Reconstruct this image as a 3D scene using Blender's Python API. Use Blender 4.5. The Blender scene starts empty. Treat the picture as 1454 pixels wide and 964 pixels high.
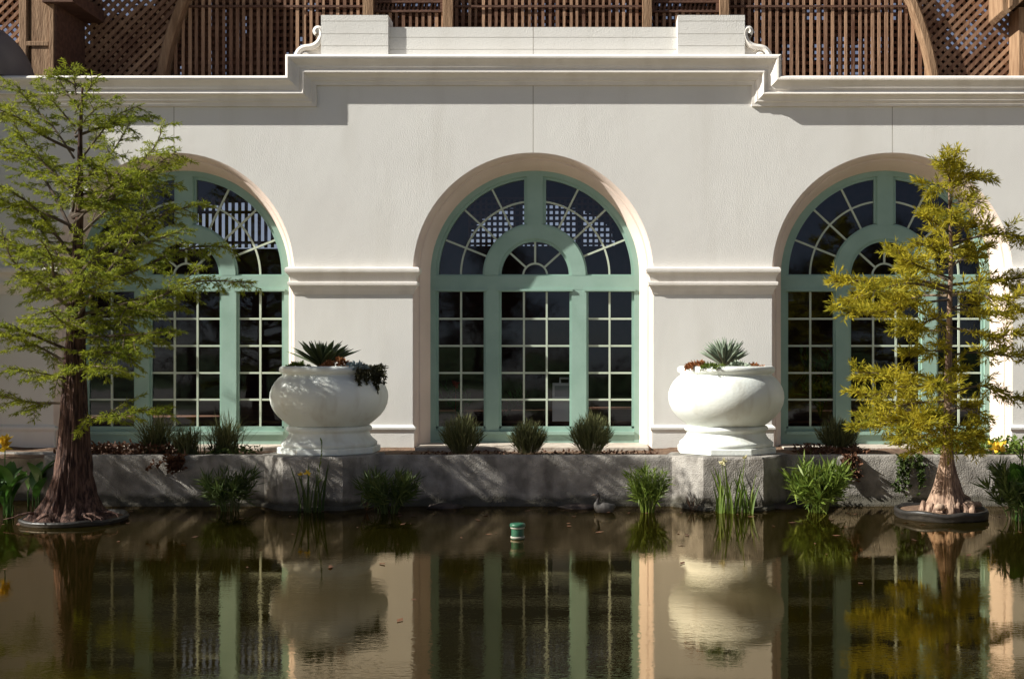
import bpy, math, random
import numpy as np
from mathutils import Vector, noise as mnoise

R = math.radians
PI = math.pi
scene = bpy.context.scene
COL = scene.collection
rng = np.random.default_rng(7)
random.seed(7)

# ------------------------------------------------------------------ pixel <-> world helper (only used to measure positions)
F, PX, PY, EYE = 1600.0, 860.0, 510.0, 1.87
def P(px, py, d):
    return ((px-PX)*d/F, d-16.0, EYE+(PY-py)*d/F)
def WX(px): return (px-PX)/100.0
def WZ(py): return EYE+(PY-py)/100.0

SUNV = Vector((-1.42, -0.40, 1.0)).normalized()

# ------------------------------------------------------------------ materials
def newmat(name):
    m = bpy.data.materials.new(name); m.use_nodes = True
    nt = m.node_tree; nt.nodes.clear()
    return m, nt
def nd(nt, t, **kw):
    n = nt.nodes.new(t)
    for k, v in kw.items(): setattr(n, k, v)
    return n
def c4(c): return (c[0], c[1], c[2], 1.0)

def mat(name, a, b=None, scale=3.0, rough=0.8, bump=0.0, bscale=40.0, island=0.0, stretch=(1,1,1), spec=0.3,
        transl=0.0, tcol=None, tide=None, bump2=0.0, b2scale=4.0, detail=6.0, ramp=(0.35, 0.65), coord='Object', joints=None, stain=None):
    """principled surface: colour a<->b by noise, optional random value per mesh island, bump, translucency"""
    m, nt = newmat(name)
    out = nd(nt, 'ShaderNodeOutputMaterial')
    bs = nd(nt, 'ShaderNodeBsdfPrincipled')
    bs.inputs['Roughness'].default_value = rough
    bs.inputs['Specular IOR Level'].default_value = spec
    tc = nd(nt, 'ShaderNodeTexCoord')
    mp = nd(nt, 'ShaderNodeMapping'); mp.inputs['Scale'].default_value = stretch
    nt.links.new(tc.outputs[coord], mp.inputs['Vector'])
    b = b or a
    no = nd(nt, 'ShaderNodeTexNoise'); no.inputs['Scale'].default_value = scale; no.inputs['Detail'].default_value = detail
    nt.links.new(mp.outputs[0], no.inputs['Vector'])
    mr = nd(nt, 'ShaderNodeMapRange'); mr.inputs[1].default_value = ramp[0]; mr.inputs[2].default_value = ramp[1]
    nt.links.new(no.outputs['Fac'], mr.inputs[0])
    mx = nd(nt, 'ShaderNodeMix', data_type='RGBA')
    mx.inputs[6].default_value = c4(a); mx.inputs[7].default_value = c4(b)
    fac = mr.outputs[0]
    if island > 0:
        ge = nd(nt, 'ShaderNodeNewGeometry')
        ad = nd(nt, 'ShaderNodeMix', data_type='FLOAT'); ad.inputs[0].default_value = island
        nt.links.new(fac, ad.inputs[2]); nt.links.new(ge.outputs['Random Per Island'], ad.inputs[3])
        fac = ad.outputs[0]
    nt.links.new(fac, mx.inputs[0])
    colr = mx.outputs[2]
    if stain:
        # streaks of dirt with a shape of their own
        sc, col, amt, st = stain
        mp2 = nd(nt, 'ShaderNodeMapping'); mp2.inputs['Scale'].default_value = st
        nt.links.new(tc.outputs[coord], mp2.inputs['Vector'])
        n2 = nd(nt, 'ShaderNodeTexNoise'); n2.inputs['Scale'].default_value = sc; n2.inputs['Detail'].default_value = 8.0
        nt.links.new(mp2.outputs[0], n2.inputs['Vector'])
        r2 = nd(nt, 'ShaderNodeMapRange'); r2.inputs[1].default_value = 0.52; r2.inputs[2].default_value = 0.72; r2.inputs[4].default_value = amt
        nt.links.new(n2.outputs['Fac'], r2.inputs[0])
        m2 = nd(nt, 'ShaderNodeMix', data_type='RGBA'); m2.inputs[7].default_value = c4(col)
        nt.links.new(r2.outputs[0], m2.inputs[0]); nt.links.new(colr, m2.inputs[6]); colr = m2.outputs[2]
    if joints:
        # fine vertical control joints scored in the plaster
        ge2 = nd(nt, 'ShaderNodeNewGeometry'); sx = nd(nt, 'ShaderNodeSeparateXYZ'); nt.links.new(ge2.outputs['Position'], sx.inputs[0])
        prev = None
        for (jx, z0) in joints:
            s1 = nd(nt, 'ShaderNodeMath', operation='SUBTRACT'); s1.inputs[1].default_value = jx; nt.links.new(sx.outputs[0], s1.inputs[0])
            s2 = nd(nt, 'ShaderNodeMath', operation='ABSOLUTE'); nt.links.new(s1.outputs[0], s2.inputs[0])
            s3 = nd(nt, 'ShaderNodeMath', operation='LESS_THAN'); s3.inputs[1].default_value = 0.0055; nt.links.new(s2.outputs[0], s3.inputs[0])
            s4 = nd(nt, 'ShaderNodeMath', operation='GREATER_THAN'); s4.inputs[1].default_value = z0; nt.links.new(sx.outputs[2], s4.inputs[0])
            s5 = nd(nt, 'ShaderNodeMath', operation='MULTIPLY'); nt.links.new(s3.outputs[0], s5.inputs[0]); nt.links.new(s4.outputs[0], s5.inputs[1])
            if prev is None: prev = s5.outputs[0]
            else:
                s6 = nd(nt, 'ShaderNodeMath', operation='MAXIMUM'); nt.links.new(prev, s6.inputs[0]); nt.links.new(s5.outputs[0], s6.inputs[1]); prev = s6.outputs[0]
        m3 = nd(nt, 'ShaderNodeMix', data_type='RGBA'); m3.inputs[7].default_value = (.33, .30, .26, 1)
        nt.links.new(prev, m3.inputs[0]); nt.links.new(colr, m3.inputs[6]); colr = m3.outputs[2]
    if tide:
        # damp algae line left by the water level
        ge3 = nd(nt, 'ShaderNodeNewGeometry'); sz = nd(nt, 'ShaderNodeSeparateXYZ'); nt.links.new(ge3.outputs['Position'], sz.inputs[0])
        n4 = nd(nt, 'ShaderNodeTexNoise'); n4.inputs['Scale'].default_value = 3.0; n4.inputs['Detail'].default_value = 8.0; nt.links.new(ge3.outputs['Position'], n4.inputs['Vector'])
        a4 = nd(nt, 'ShaderNodeMath', operation='MULTIPLY_ADD'); a4.inputs[1].default_value = -.22; nt.links.new(n4.outputs['Fac'], a4.inputs[0]); nt.links.new(sz.outputs[2], a4.inputs[2])
        r4 = nd(nt, 'ShaderNodeMapRange'); r4.inputs[1].default_value = tide[0]-.11; r4.inputs[2].default_value = tide[0]-.05; r4.inputs[3].default_value = tide[1]; r4.inputs[4].default_value = 0.0; nt.links.new(a4.outputs[0], r4.inputs[0])
        m4 = nd(nt, 'ShaderNodeMix', data_type='RGBA'); m4.inputs[7].default_value = c4(tide[2]); nt.links.new(r4.outputs[0], m4.inputs[0]); nt.links.new(colr, m4.inputs[6]); colr = m4.outputs[2]
    nt.links.new(colr, bs.inputs['Base Color'])
    nrm = None
    for st, sc in ((bump2, b2scale), (bump, bscale)):
        if st > 0:
            nb = nd(nt, 'ShaderNodeTexNoise'); nb.inputs['Scale'].default_value = sc; nb.inputs['Detail'].default_value = 5.0
            nt.links.new(mp.outputs[0], nb.inputs['Vector'])
            bu = nd(nt, 'ShaderNodeBump'); bu.inputs['Strength'].default_value = st; bu.inputs['Distance'].default_value = 0.02
            nt.links.new(nb.outputs['Fac'], bu.inputs['Height'])
            if nrm: nt.links.new(nrm, bu.inputs['Normal'])
            nrm = bu.outputs[0]
    if nrm: nt.links.new(nrm, bs.inputs['Normal'])
    sh = bs.outputs[0]
    if transl > 0:
        tr = nd(nt, 'ShaderNodeBsdfTranslucent')
        if tcol: tr.inputs[0].default_value = c4(tcol)
        else: nt.links.new(colr, tr.inputs[0])
        mm = nd(nt, 'ShaderNodeMixShader'); mm.inputs[0].default_value = transl
        nt.links.new(sh, mm.inputs[1]); nt.links.new(tr.outputs[0], mm.inputs[2]); sh = mm.outputs[0]
    nt.links.new(sh, out.inputs[0])
    return m

ARCHX = [WX(247), WX(757), WX(1267)]
M = {}
M['stucco'] = mat('stucco', (.715,.70,.66), (.66,.64,.605), scale=0.9, rough=.9, bump=.25, bscale=70, bump2=.14, b2scale=5, ramp=(.3,.75),
                  joints=[(x, WZ(388)+1.3) for x in ARCHX], stain=(1.3, (.50,.47,.41), .24, (1.8,1.8,.30)))
M['domeshade'] = mat('shaded_dome', (.20,.175,.165), (.15,.13,.125), scale=2, rough=.8)  # dome's shaded side put into one dark grey
M['trim'] = mat('trim_stucco', (.78,.735,.675), (.69,.645,.59), scale=2.0, rough=.85, bump=.2, bscale=60, ramp=(.3,.8), stain=(2.0, (.5,.45,.38), .35, (1.5,1.5,.6)))  # pinkish tint carries the warm bounced light under the mouldings
M['reveal'] = mat('reveal_stucco', (.71,.59,.51), (.64,.53,.46), scale=1.5, rough=.9, bump=.2, bscale=60)  # warm tint puts bounced light into the reveals' colour
M['greenpaint'] = mat('green_paint', (.30,.44,.37), (.255,.385,.32), scale=3, rough=.5, bump=.06, bscale=30, spec=.4, stain=(3, (.22,.36,.27), .3, (1,1,.4)))
M['muntin'] = mat('muntin_paint', (.54,.60,.48), (.47,.53,.42), scale=3, rough=.5, spec=.4)
M['urn'] = mat('urn_enamel', (.74,.77,.73), (.67,.70,.65), scale=2.2, rough=.5, bump=.16, bscale=34, spec=.35, stain=(2.6, (.45,.42,.34), .42, (2,2,.45)))
M['concrete'] = mat('concrete', (.36,.335,.30), (.19,.175,.155), scale=5, rough=.95, bump=1.0, bscale=60, bump2=.55, b2scale=19, detail=12, stain=(2.8, (.10,.088,.075), .8, (1.3,1.3,.7)), tide=(.09,.85,(.050,.045,.030)))
M['ledge'] = mat('ledge_concrete', (.52,.46,.39), (.38,.32,.26), scale=5, rough=.95, bump=.6, bscale=30)
M['soil'] = mat('soil', (.10,.06,.04), (.19,.12,.075), scale=14, rough=1, bump=1, bscale=40)
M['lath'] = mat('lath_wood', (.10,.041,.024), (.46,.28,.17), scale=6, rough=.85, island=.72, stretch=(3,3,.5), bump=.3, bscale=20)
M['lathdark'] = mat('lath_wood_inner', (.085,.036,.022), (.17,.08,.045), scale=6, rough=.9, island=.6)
M['timber'] = mat('timber', (.34,.215,.125), (.20,.115,.062), scale=4, rough=.85, stretch=(5,5,.6), bump=.5, bscale=14)
M['darktimber'] = mat('dark_timber', (.09,.045,.03), (.14,.07,.045), scale=4, rough=.85, stretch=(1,4,4), bump=.4, bscale=14)
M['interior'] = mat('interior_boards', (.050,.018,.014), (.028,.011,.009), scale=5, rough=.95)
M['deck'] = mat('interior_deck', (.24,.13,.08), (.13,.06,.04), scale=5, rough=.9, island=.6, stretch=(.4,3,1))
M['bark'] = mat('cypress_bark', (.125,.070,.052), (.024,.012,.010), scale=9, rough=.95, stretch=(4,4,.55), bump=1.0, bscale=11, bump2=.6, b2scale=30, detail=9, ramp=(.38,.62))
M['bark2'] = mat('pale_cypress_bark', (.36,.25,.18), (.14,.085,.06), scale=9, rough=.95, stretch=(4,4,.5), bump=.9, bscale=10, detail=9)
M['twig'] = mat('twig', (.040,.026,.019), (.17,.13,.09), scale=6, rough=.9, island=.7)
M['cyp1'] = mat('cypress_foliage', (.072,.118,.011), (.36,.37,.036), scale=2.0, rough=.65, island=.6, transl=.5, spec=.15)
M['cyp2'] = mat('golden_cypress_foliage', (.125,.145,.015), (.56,.45,.036), scale=2.4, rough=.65, island=.65, transl=.5, spec=.15)
M['lav'] = mat('lavender_leaf', (.060,.072,.026), (.19,.19,.085), scale=4, rough=.8, island=.8, transl=.2, spec=.1)
M['sedge'] = mat('sedge_leaf', (.060,.11,.014), (.17,.22,.035), scale=5, rough=.5, island=.7, transl=.3, spec=.3)
M['sedged'] = mat('dark_sedge_leaf', (.030,.058,.012), (.09,.115,.03), scale=5, rough=.55, island=.7, transl=.25, spec=.25)
M['canna'] = mat('canna_leaf', (.035,.10,.015), (.075,.17,.025), scale=5, rough=.4, island=.5, transl=.3, spec=.4)
M['aloe'] = mat('aloe_leaf', (.035,.055,.022), (.07,.10,.04), scale=5, rough=.55, island=.7, spec=.3)
M['aloeg'] = mat('grey_aloe_leaf', (.13,.17,.12), (.24,.29,.21), scale=5, rough=.6, island=.7, spec=.3)
M['redsucc'] = mat('red_succulent', (.24,.075,.03), (.35,.17,.06), scale=8, rough=.6, island=.8, transl=.15)
M['greysucc'] = mat('grey_succulent', (.20,.25,.19), (.32,.36,.26), scale=8, rough=.6, island=.8)
M['bluesucc'] = mat('blue_succulent', (.20,.27,.29), (.30,.36,.36), scale=8, rough=.6, island=.8)
M['trail'] = mat('trailing_leaf', (.035,.035,.016), (.075,.07,.03), scale=8, rough=.7, island=.8)
M['bronze'] = mat('bronze_leaf', (.065,.028,.016), (.16,.075,.038), scale=8, rough=.7, island=.8, transl=.15)
M['yellow'] = mat('yellow_petal', (.72,.48,.03), (.82,.60,.08), scale=8, rough=.6, transl=.3)
M['cream'] = mat('cream_petal', (.62,.58,.36), (.50,.45,.25), scale=8, rough=.6, transl=.3)
M['redpetal'] = mat('red_petal', (.45,.02,.02), (.3,.01,.02), scale=8, rough=.6)
M['black'] = mat('black_tub', (.014,.013,.012), (.030,.027,.024), scale=6, rough=.45, bump=.3, bscale=20, spec=.4)
M['stone'] = mat('stone', (.40,.30,.22), (.25,.17,.12), scale=6, rough=.9, bump=.5, bscale=20)
M['darkstone'] = mat('dark_stone', (.045,.036,.030), (.08,.06,.05), scale=6, rough=.8, bump=.6, bscale=20)
M['pipeg'] = mat('green_pipe', (.022,.10,.055), (.012,.055,.032), scale=8, rough=.4, spec=.4)
M['pipew'] = mat('pale_band', (.34,.34,.29), (.20,.20,.165), scale=8, rough=.5)
M['white'] = mat('white_board', (.82,.82,.80), (.76,.76,.74), scale=3, rough=.5)
M['greyb'] = mat('grey_panel', (.30,.31,.33), (.36,.37,.38), scale=3, rough=.5)
M['ground'] = mat('ground_soil', (.16,.12,.08), (.10,.09,.05), scale=.8, rough=1)
M['paving'] = mat('paving', (.42,.36,.30), (.34,.29,.24), scale=.7, rough=.9)
M['lawn'] = mat('lawn', (.05,.09,.02), (.08,.12,.03), scale=.8, rough=1)
M['bgleaf'] = mat('broadleaf', (.022,.028,.010), (.045,.05,.016), scale=1, rough=.9, island=.6, transl=.1, spec=.05)
M['rock'] = M['darkstone']

def bird_mat():
    m, nt = newmat('bird_plumage')
    out = nd(nt, 'ShaderNodeOutputMaterial'); bs = nd(nt, 'ShaderNodeBsdfPrincipled'); bs.inputs['Roughness'].default_value = .7
    tc = nd(nt, 'ShaderNodeTexCoord'); sx = nd(nt, 'ShaderNodeSeparateXYZ'); nt.links.new(tc.outputs['Object'], sx.inputs[0])
    no = nd(nt, 'ShaderNodeTexNoise'); no.inputs['Scale'].default_value = 40; nt.links.new(tc.outputs['Object'], no.inputs['Vector'])
    mu = nd(nt, 'ShaderNodeMath', operation='MULTIPLY_ADD'); mu.inputs[1].default_value = .03; nt.links.new(no.outputs['Fac'], mu.inputs[0]); nt.links.new(sx.outputs[2], mu.inputs[2])
    cr = nd(nt, 'ShaderNodeValToRGB'); cr.color_ramp.elements[0].position = .135; cr.color_ramp.elements[0].color = (.075,.068,.062,1)
    cr.color_ramp.elements[1].position = .15; cr.color_ramp.elements[1].color = (.03,.025,.025,1)
    nt.links.new(mu.outputs[0], cr.inputs[0]); nt.links.new(cr.outputs[0], bs.inputs['Base Color']); nt.links.new(bs.outputs[0], out.inputs[0])
    return m
M['bird'] = bird_mat()

def glass_mat():
    m, nt = newmat('window_glass')
    out = nd(nt, 'ShaderNodeOutputMaterial')
    fr = nd(nt, 'ShaderNodeFresnel'); fr.inputs[0].default_value = 1.55
    tr = nd(nt, 'ShaderNodeBsdfTransparent'); tr.inputs[0].default_value = (.80,.80,.80,1)
    gl = nd(nt, 'ShaderNodeBsdfGlossy'); gl.inputs['Roughness'].default_value = 0.035; gl.inputs[0].default_value = (.80,.90,1,1)
    no = nd(nt, 'ShaderNodeTexNoise'); no.inputs['Scale'].default_value = 1.6
    tc = nd(nt, 'ShaderNodeTexCoord'); nt.links.new(tc.outputs['Object'], no.inputs['Vector'])
    bu = nd(nt, 'ShaderNodeBump'); bu.inputs['Strength'].default_value = .05; bu.inputs['Distance'].default_value = .02
    nt.links.new(no.outputs['Fac'], bu.inputs['Height']); nt.links.new(bu.outputs[0], gl.inputs['Normal'])
    mx = nd(nt, 'ShaderNodeMixShader')
    nt.links.new(fr.outputs[0], mx.inputs[0]); nt.links.new(tr.outputs[0], mx.inputs[1]); nt.links.new(gl.outputs[0], mx.inputs[2])
    nt.links.new(mx.outputs[0], out.inputs[0])
    return m
M['glass'] = glass_mat()

def water_mat():
    m, nt = newmat('pond_water')
    out = nd(nt, 'ShaderNodeOutputMaterial')
    tc = nd(nt, 'ShaderNodeTexCoord')
    nrm = None
    for st, sc, stretch in ((.010, .9, (.5,1.8,1)), (.026, 7.0, (.6,1.5,1)), (.030, 24.0, (.75,1.4,1))):
        mp = nd(nt, 'ShaderNodeMapping'); mp.inputs['Scale'].default_value = stretch
        nt.links.new(tc.outputs['Object'], mp.inputs['Vector'])
        no = nd(nt, 'ShaderNodeTexNoise'); no.inputs['Scale'].default_value = sc; no.inputs['Detail'].default_value = 3
        nt.links.new(mp.outputs[0], no.inputs['Vector'])
        bu = nd(nt, 'ShaderNodeBump'); bu.inputs['Strength'].default_value = st; bu.inputs['Distance'].default_value = .05 if sc < 5 else .012
        nt.links.new(no.outputs['Fac'], bu.inputs['Height'])
        if sc > 5:      # breeze ruffles the surface in patches
            mpw = nd(nt, 'ShaderNodeMapping'); mpw.inputs['Scale'].default_value = (.35, .9, 1); nt.links.new(tc.outputs['Object'], mpw.inputs['Vector'])
            nw = nd(nt, 'ShaderNodeTexNoise'); nw.inputs['Scale'].default_value = 1.4; nw.inputs['Detail'].default_value = 3; nt.links.new(mpw.outputs[0], nw.inputs['Vector'])
            mw = nd(nt, 'ShaderNodeMapRange'); mw.inputs[1].default_value = .42; mw.inputs[2].default_value = .66; mw.inputs[3].default_value = st*.45; mw.inputs[4].default_value = st*2.4
            nt.links.new(nw.outputs['Fac'], mw.inputs[0]); nt.links.new(mw.outputs[0], bu.inputs['Strength'])
        if nrm: nt.links.new(nrm, bu.inputs['Normal'])
        nrm = bu.outputs[0]
    # murky body: brown-olive with drifting patches of algae
    na = nd(nt, 'ShaderNodeTexNoise'); na.inputs['Scale'].default_value = .35; na.inputs['Detail'].default_value = 4
    nt.links.new(tc.outputs['Object'], na.inputs['Vector'])
    mx0 = nd(nt, 'ShaderNodeMix', data_type='RGBA'); mx0.inputs[6].default_value = (.0066,.0046,.0006,1); mx0.inputs[7].default_value = (.0078,.0072,.0008,1)
    nt.links.new(na.outputs['Fac'], mx0.inputs[0])
    df = nd(nt, 'ShaderNodeBsdfDiffuse'); nt.links.new(mx0.outputs[2], df.inputs[0])
    gl = nd(nt, 'ShaderNodeBsdfGlossy'); gl.inputs['Roughness'].default_value = 0.0; gl.inputs[0].default_value = (1.0,.82,.58,1)
    nt.links.new(nrm, gl.inputs['Normal'])
    fr = nd(nt, 'ShaderNodeFresnel'); fr.inputs[0].default_value = 2.85; nt.links.new(nrm, fr.inputs['Normal'])
    mx = nd(nt, 'ShaderNodeMixShader')
    nt.links.new(fr.outputs[0], mx.inputs[0]); nt.links.new(df.outputs[0], mx.inputs[1]); nt.links.new(gl.outputs[0], mx.inputs[2])
    nt.links.new(mx.outputs[0], out.inputs[0])
    return m
M['water'] = water_mat()

# ------------------------------------------------------------------ object helpers
def tag(o, label=None, cat=None, group=None, kind=None):
    if label: o['label'] = label
    if cat: o['category'] = cat
    if group: o['group'] = group
    if kind: o['kind'] = kind
    return o
def thing(name, loc, label, cat, group=None):
    o = bpy.data.objects.new(name, None); o.empty_display_size = .2
    COL.objects.link(o); o.location = loc
    o['_w'] = list(loc)
    return tag(o, label, cat, group)
def root_loc(o):
    while o.parent is not None: o = o.parent
    return np.array(o['_w']) if '_w' in o else np.array(o.location)

class MB:
    def __init__(s): s.v = []; s.f = []; s.n = 0
    def add(s, vs, fs):
        b = s.n
        s.v.extend([tuple(map(float, p)) for p in vs]); s.n += len(vs)
        s.f.extend([tuple(i+b for i in f) for f in fs]); return s
    def box(s, x0, x1, y0, y1, z0, z1):
        v = [(x0,y0,z0),(x1,y0,z0),(x1,y1,z0),(x0,y1,z0),(x0,y0,z1),(x1,y0,z1),(x1,y1,z1),(x0,y1,z1)]
        return s.add(v, [(0,3,2,1),(4,5,6,7),(0,1,5,4),(1,2,6,5),(2,3,7,6),(3,0,4,7)])
    def grid(s, rows, closed=False):
        """rows: list of equal length point rows; quads between"""
        n = len(rows[0]); v = [p for r in rows for p in r]; f = []
        for i in range(len(rows)-1):
            for j in range(n if closed else n-1):
                k = (j+1) % n
                f.append((i*n+j, i*n+k, (i+1)*n+k, (i+1)*n+j))
        return s.add(v, f)
    def tube(s, pts, radii, n=8, cap=True, flat=1.0):
        pts = [np.array(p, float) for p in pts]
        rows = []; up = np.array([0.13,0.21,0.97]); prev = None
        for i, p in enumerate(pts):
            t = pts[min(i+1,len(pts)-1)]-pts[max(i-1,0)]; L = np.linalg.norm(t); t = t/L if L > 1e-9 else np.array([0,0,1.])
            if prev is None:
                a = up if abs(t.dot(up)) < .9 else np.array([1.,0,0]); u = np.cross(t, a)
            else: u = prev-t*prev.dot(t)
            u /= np.linalg.norm(u); prev = u; w = np.cross(t, u); r = radii[i] if hasattr(radii,'__len__') else radii
            rows.append([p+r*(math.cos(2*PI*k/n)*u+flat*math.sin(2*PI*k/n)*w) for k in range(n)])
        b0 = s.n; s.grid(rows, True)
        if cap:
            m = len(rows)
            s.f.append(tuple(b0+k for k in range(n))[::-1]); s.f.append(tuple(b0+(m-1)*n+k for k in range(n)))
        return s
    def lathe(s, prof, cx, cy, z0, n=48, phase=0.0, cap=False):
        rows = [[(cx+r*math.cos(2*PI*k/n+phase), cy+r*math.sin(2*PI*k/n+phase), z0+h) for k in range(n)] for r, h in prof]
        b0 = s.n; s.grid(rows, True)
        if cap:
            m = len(rows); s.f.append(tuple(b0+k for k in range(n))[::-1]); s.f.append(tuple(b0+(m-1)*n+k for k in range(n)))
        return s
    def prism(s, poly, y0, y1):
        """poly: list of (x,z) counter-clockwise seen from -y"""
        n = len(poly)
        v = [(x,y0,z) for x,z in poly]+[(x,y1,z) for x,z in poly]
        f = [tuple(range(n)), tuple(range(2*n-1,n-1,-1))]+[(i, i+n, (i+1)%n+n, (i+1)%n) for i in range(n)]
        return s.add(v, f)
    def blob(s, c, r, seed=0, nu=10, nv=7, amp=.2):
        rows = []
        for i in range(nv+1):
            th = PI*i/nv; row = []
            for j in range(nu):
                ph = 2*PI*j/nu; d = np.array([math.sin(th)*math.cos(ph), math.sin(th)*math.sin(ph), math.cos(th)])
                k = 1+amp*mnoise.noise(Vector(d*1.7)+Vector((seed*3.1,seed*1.7,0)))
                row.append((c[0]+r[0]*d[0]*k, c[1]+r[1]*d[1]*k, c[2]+r[2]*d[2]*k))
            rows.append(row[::-1])
        return s.grid(rows, True)
    def kites(s, V):
        """V (N,4,3) array of kite quads"""
        N = len(V); b = s.n
        s.v.extend(map(tuple, V.reshape(-1,3).tolist())); s.n += 4*N
        s.f.extend([(b+4*i, b+4*i+1, b+4*i+2, b+4*i+3) for i in range(N)]); return s
    def build(s, name, m, parent=None, loc=None, smooth=False, bevel=0.0):
        me = bpy.data.meshes.new(name)
        o = bpy.data.objects.new(name, me)
        off = root_loc(parent) if parent is not None else np.array(loc if loc is not None else (0,0,0), float)
        if s.n:
            vv = np.array(s.v, float)-off
            me.from_pydata(vv.tolist(), [], s.f)
        me.materials.append(m if not isinstance(m, str) else M[m])
        if smooth:
            me.polygons.foreach_set('use_smooth', [True]*len(me.polygons))
        me.update()
        COL.objects.link(o)
        if parent is not None: o.parent = parent
        else: o.location = off; o['_w'] = list(map(float, off))
        if bevel > 0:
            md = o.modifiers.new('bevel', 'BEVEL'); md.width = bevel; md.segments = 2; md.limit_method = 'ANGLE'; md.angle_limit = R(40)
        return o

def unit(a): return a/np.maximum(np.linalg.norm(a, axis=-1, keepdims=True), 1e-9)
def kites(bases, dirs, length, width, spread, k=1, droop=0.0, lvar=.35):
    """narrow leaf-shaped faces growing from the bases"""
    B = np.repeat(np.asarray(bases, float), k, 0); D = np.repeat(np.asarray(dirs, float), k, 0)
    N = len(B)
    D = unit(D); D = unit(D+spread*rng.normal(size=(N,3))+np.array([0,0,-droop]))
    S = unit(np.cross(D, rng.normal(size=(N,3))))
    L = length*(1+lvar*rng.uniform(-1,1,size=(N,1)))
    Wd = width*(1+.3*rng.uniform(-1,1,size=(N,1)))*.5
    mid = B+D*L*.45; tip = B+D*L
    return np.stack([B, mid+S*Wd, tip, mid-S*Wd], 1)

def copy_tree(o, loc=None, rz=0.0, sc=1.0):
    c = o.copy(); COL.objects.link(c)
    if loc is not None: c.location = loc; c['_w'] = list(loc); c.rotation_euler = (0,0,rz); c.scale = (sc,sc,sc)
    for ch in o.children:
        d = ch.copy(); COL.objects.link(d); d.parent = c
        for g in ch.children:
            e = g.copy(); COL.objects.link(e); e.parent = d
    return c

# ================================================================== SETTING: ground, water
g = MB(); g.box(-900, 900, -900, 900, -1.2, -1.0); tag(g.build('ground', 'ground'), kind='structure')
w = MB(); w.add([(-40,-14.6,0),(40,-14.6,0),(40,-.9,0),(-40,-.9,0)], [(0,1,2,3)])
tag(w.build('water', 'water'), kind='structure')
t = MB(); t.box(-40, 40, -26, -14.6, -1.0, .23); tag(t.build('pavement', 'paving'), kind='structure')
t = MB(); t.box(-300, 300, -300, -26, -1.0, .20)
t.box(-300, -40, -26, -.9, -1.0, .21); t.box(40, 300, -26, -.9, -1.0, .21); tag(t.build('lawn', 'lawn'), kind='structure')

# ================================================================== BUILDING
bld = thing('stucco_building', (0, 0, .55), 'pale stucco garden building with three tall arched windows and a stepped moulded cornice', 'building')
RA, ZC, Z0 = 1.71, WZ(388), .45
ZTOP = WZ(115)
XL, XR = WX(-420), WX(2100)
def arch_pts(cx, r, n=48):
    return [(cx+r*math.cos(PI-PI*i/n), ZC+r*math.sin(PI-PI*i/n)) for i in range(n+1)]
wm = MB()
xs = XL
for cx in ARCHX:
    # pier left of the arch (subdivided a little)
    wm.add([(xs,0,Z0),(cx-RA,0,Z0),(cx-RA,0,ZC),(xs,0,ZC)], [(0,1,2,3)])
    wm.add([(xs,0,ZC),(cx-RA,0,ZC),(cx-RA,0,ZTOP),(xs,0,ZTOP)], [(0,1,2,3)])
    a = arch_pts(cx, RA)
    wm.grid([[(x,0,z) for x,z in a], [(x,0,ZTOP) for x,z in a]])
    xs = cx+RA
wm.add([(xs,0,Z0),(XR,0,Z0),(XR,0,ZTOP),(xs,0,ZTOP)], [(0,1,2,3)])
# raised middle of the wall + back thickness
wm.box(WX(440), WX(1077), 0.002, .42, ZTOP-.02, WZ(84)); wm.box(XL, XR, .30, .42, ZTOP-.3, WZ(114))
wall = wm.build('wall', 'stucco', bld)
# arch reveals: splayed with a rolled outer lip
for cx in ARCHX:
    rv = MB()
    prof = [(RA,0.0),(RA-.018,.012),(RA-.04,.04),(RA-.055,.085),(RA-.062,.12),(RA-.085,.125),(RA-.12,.20),(RA-.19,.40),(RA-.19,.52)]
    def loop(r, y):
        return [(cx-r, y, Z0)]+[(x,y,z) for x,z in arch_pts(cx, r)]+[(cx+r, y, Z0)]
    rv.grid([loop(r,y) for r,y in prof])
    o = rv.build('arch_reveal', 'reveal', bld, smooth=False)
    o.data.polygons.foreach_set('use_smooth', [True]*len(o.data.polygons))
    md = o.modifiers.new('split', 'EDGE_SPLIT'); md.split_angle = R(28)

# ---- cornice, swept along its stepped path with mitred corners
prof = [(0,-.02),(0,.036),(.030,.040),(.055,.052),(.062,.070),(.080,.072),(.105,.084),(.125,.105),(.134,.112),(.138,.152),(.146,.164),(.158,.167),(.168,.162),(.174,.148),
        (.176,.116),(.212,.114),(.222,.128),(.240,.132),(.262,.142),(.285,.162),(.300,.182),(.312,.190),(.322,.208),(.338,.220),(.356,.224),(.374,.216),(.390,.196),(.400,.165),(.400,-.30)]
bx0, bx1, bzl, bzr = WX(450), WX(1067), WZ(152), WZ(122)
rows = []
for h, p in prof:
    rows.append([(XL,-p,bzl+h),(bx0-h,-p,bzl+h),(bx0-h,-p,bzr+h),(bx1+h,-p,bzr+h),(bx1+h,-p,bzl+h),(XR,-p,bzl+h)])
cm = MB(); cm.grid([r[::-1] for r in rows])
o = cm.build('cornice', 'trim', bld); o.data.polygons.foreach_set('use_smooth', [True]*len(o.data.polygons))
md = o.modifiers.new('split', 'EDGE_SPLIT'); md.split_angle = R(32)

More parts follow.
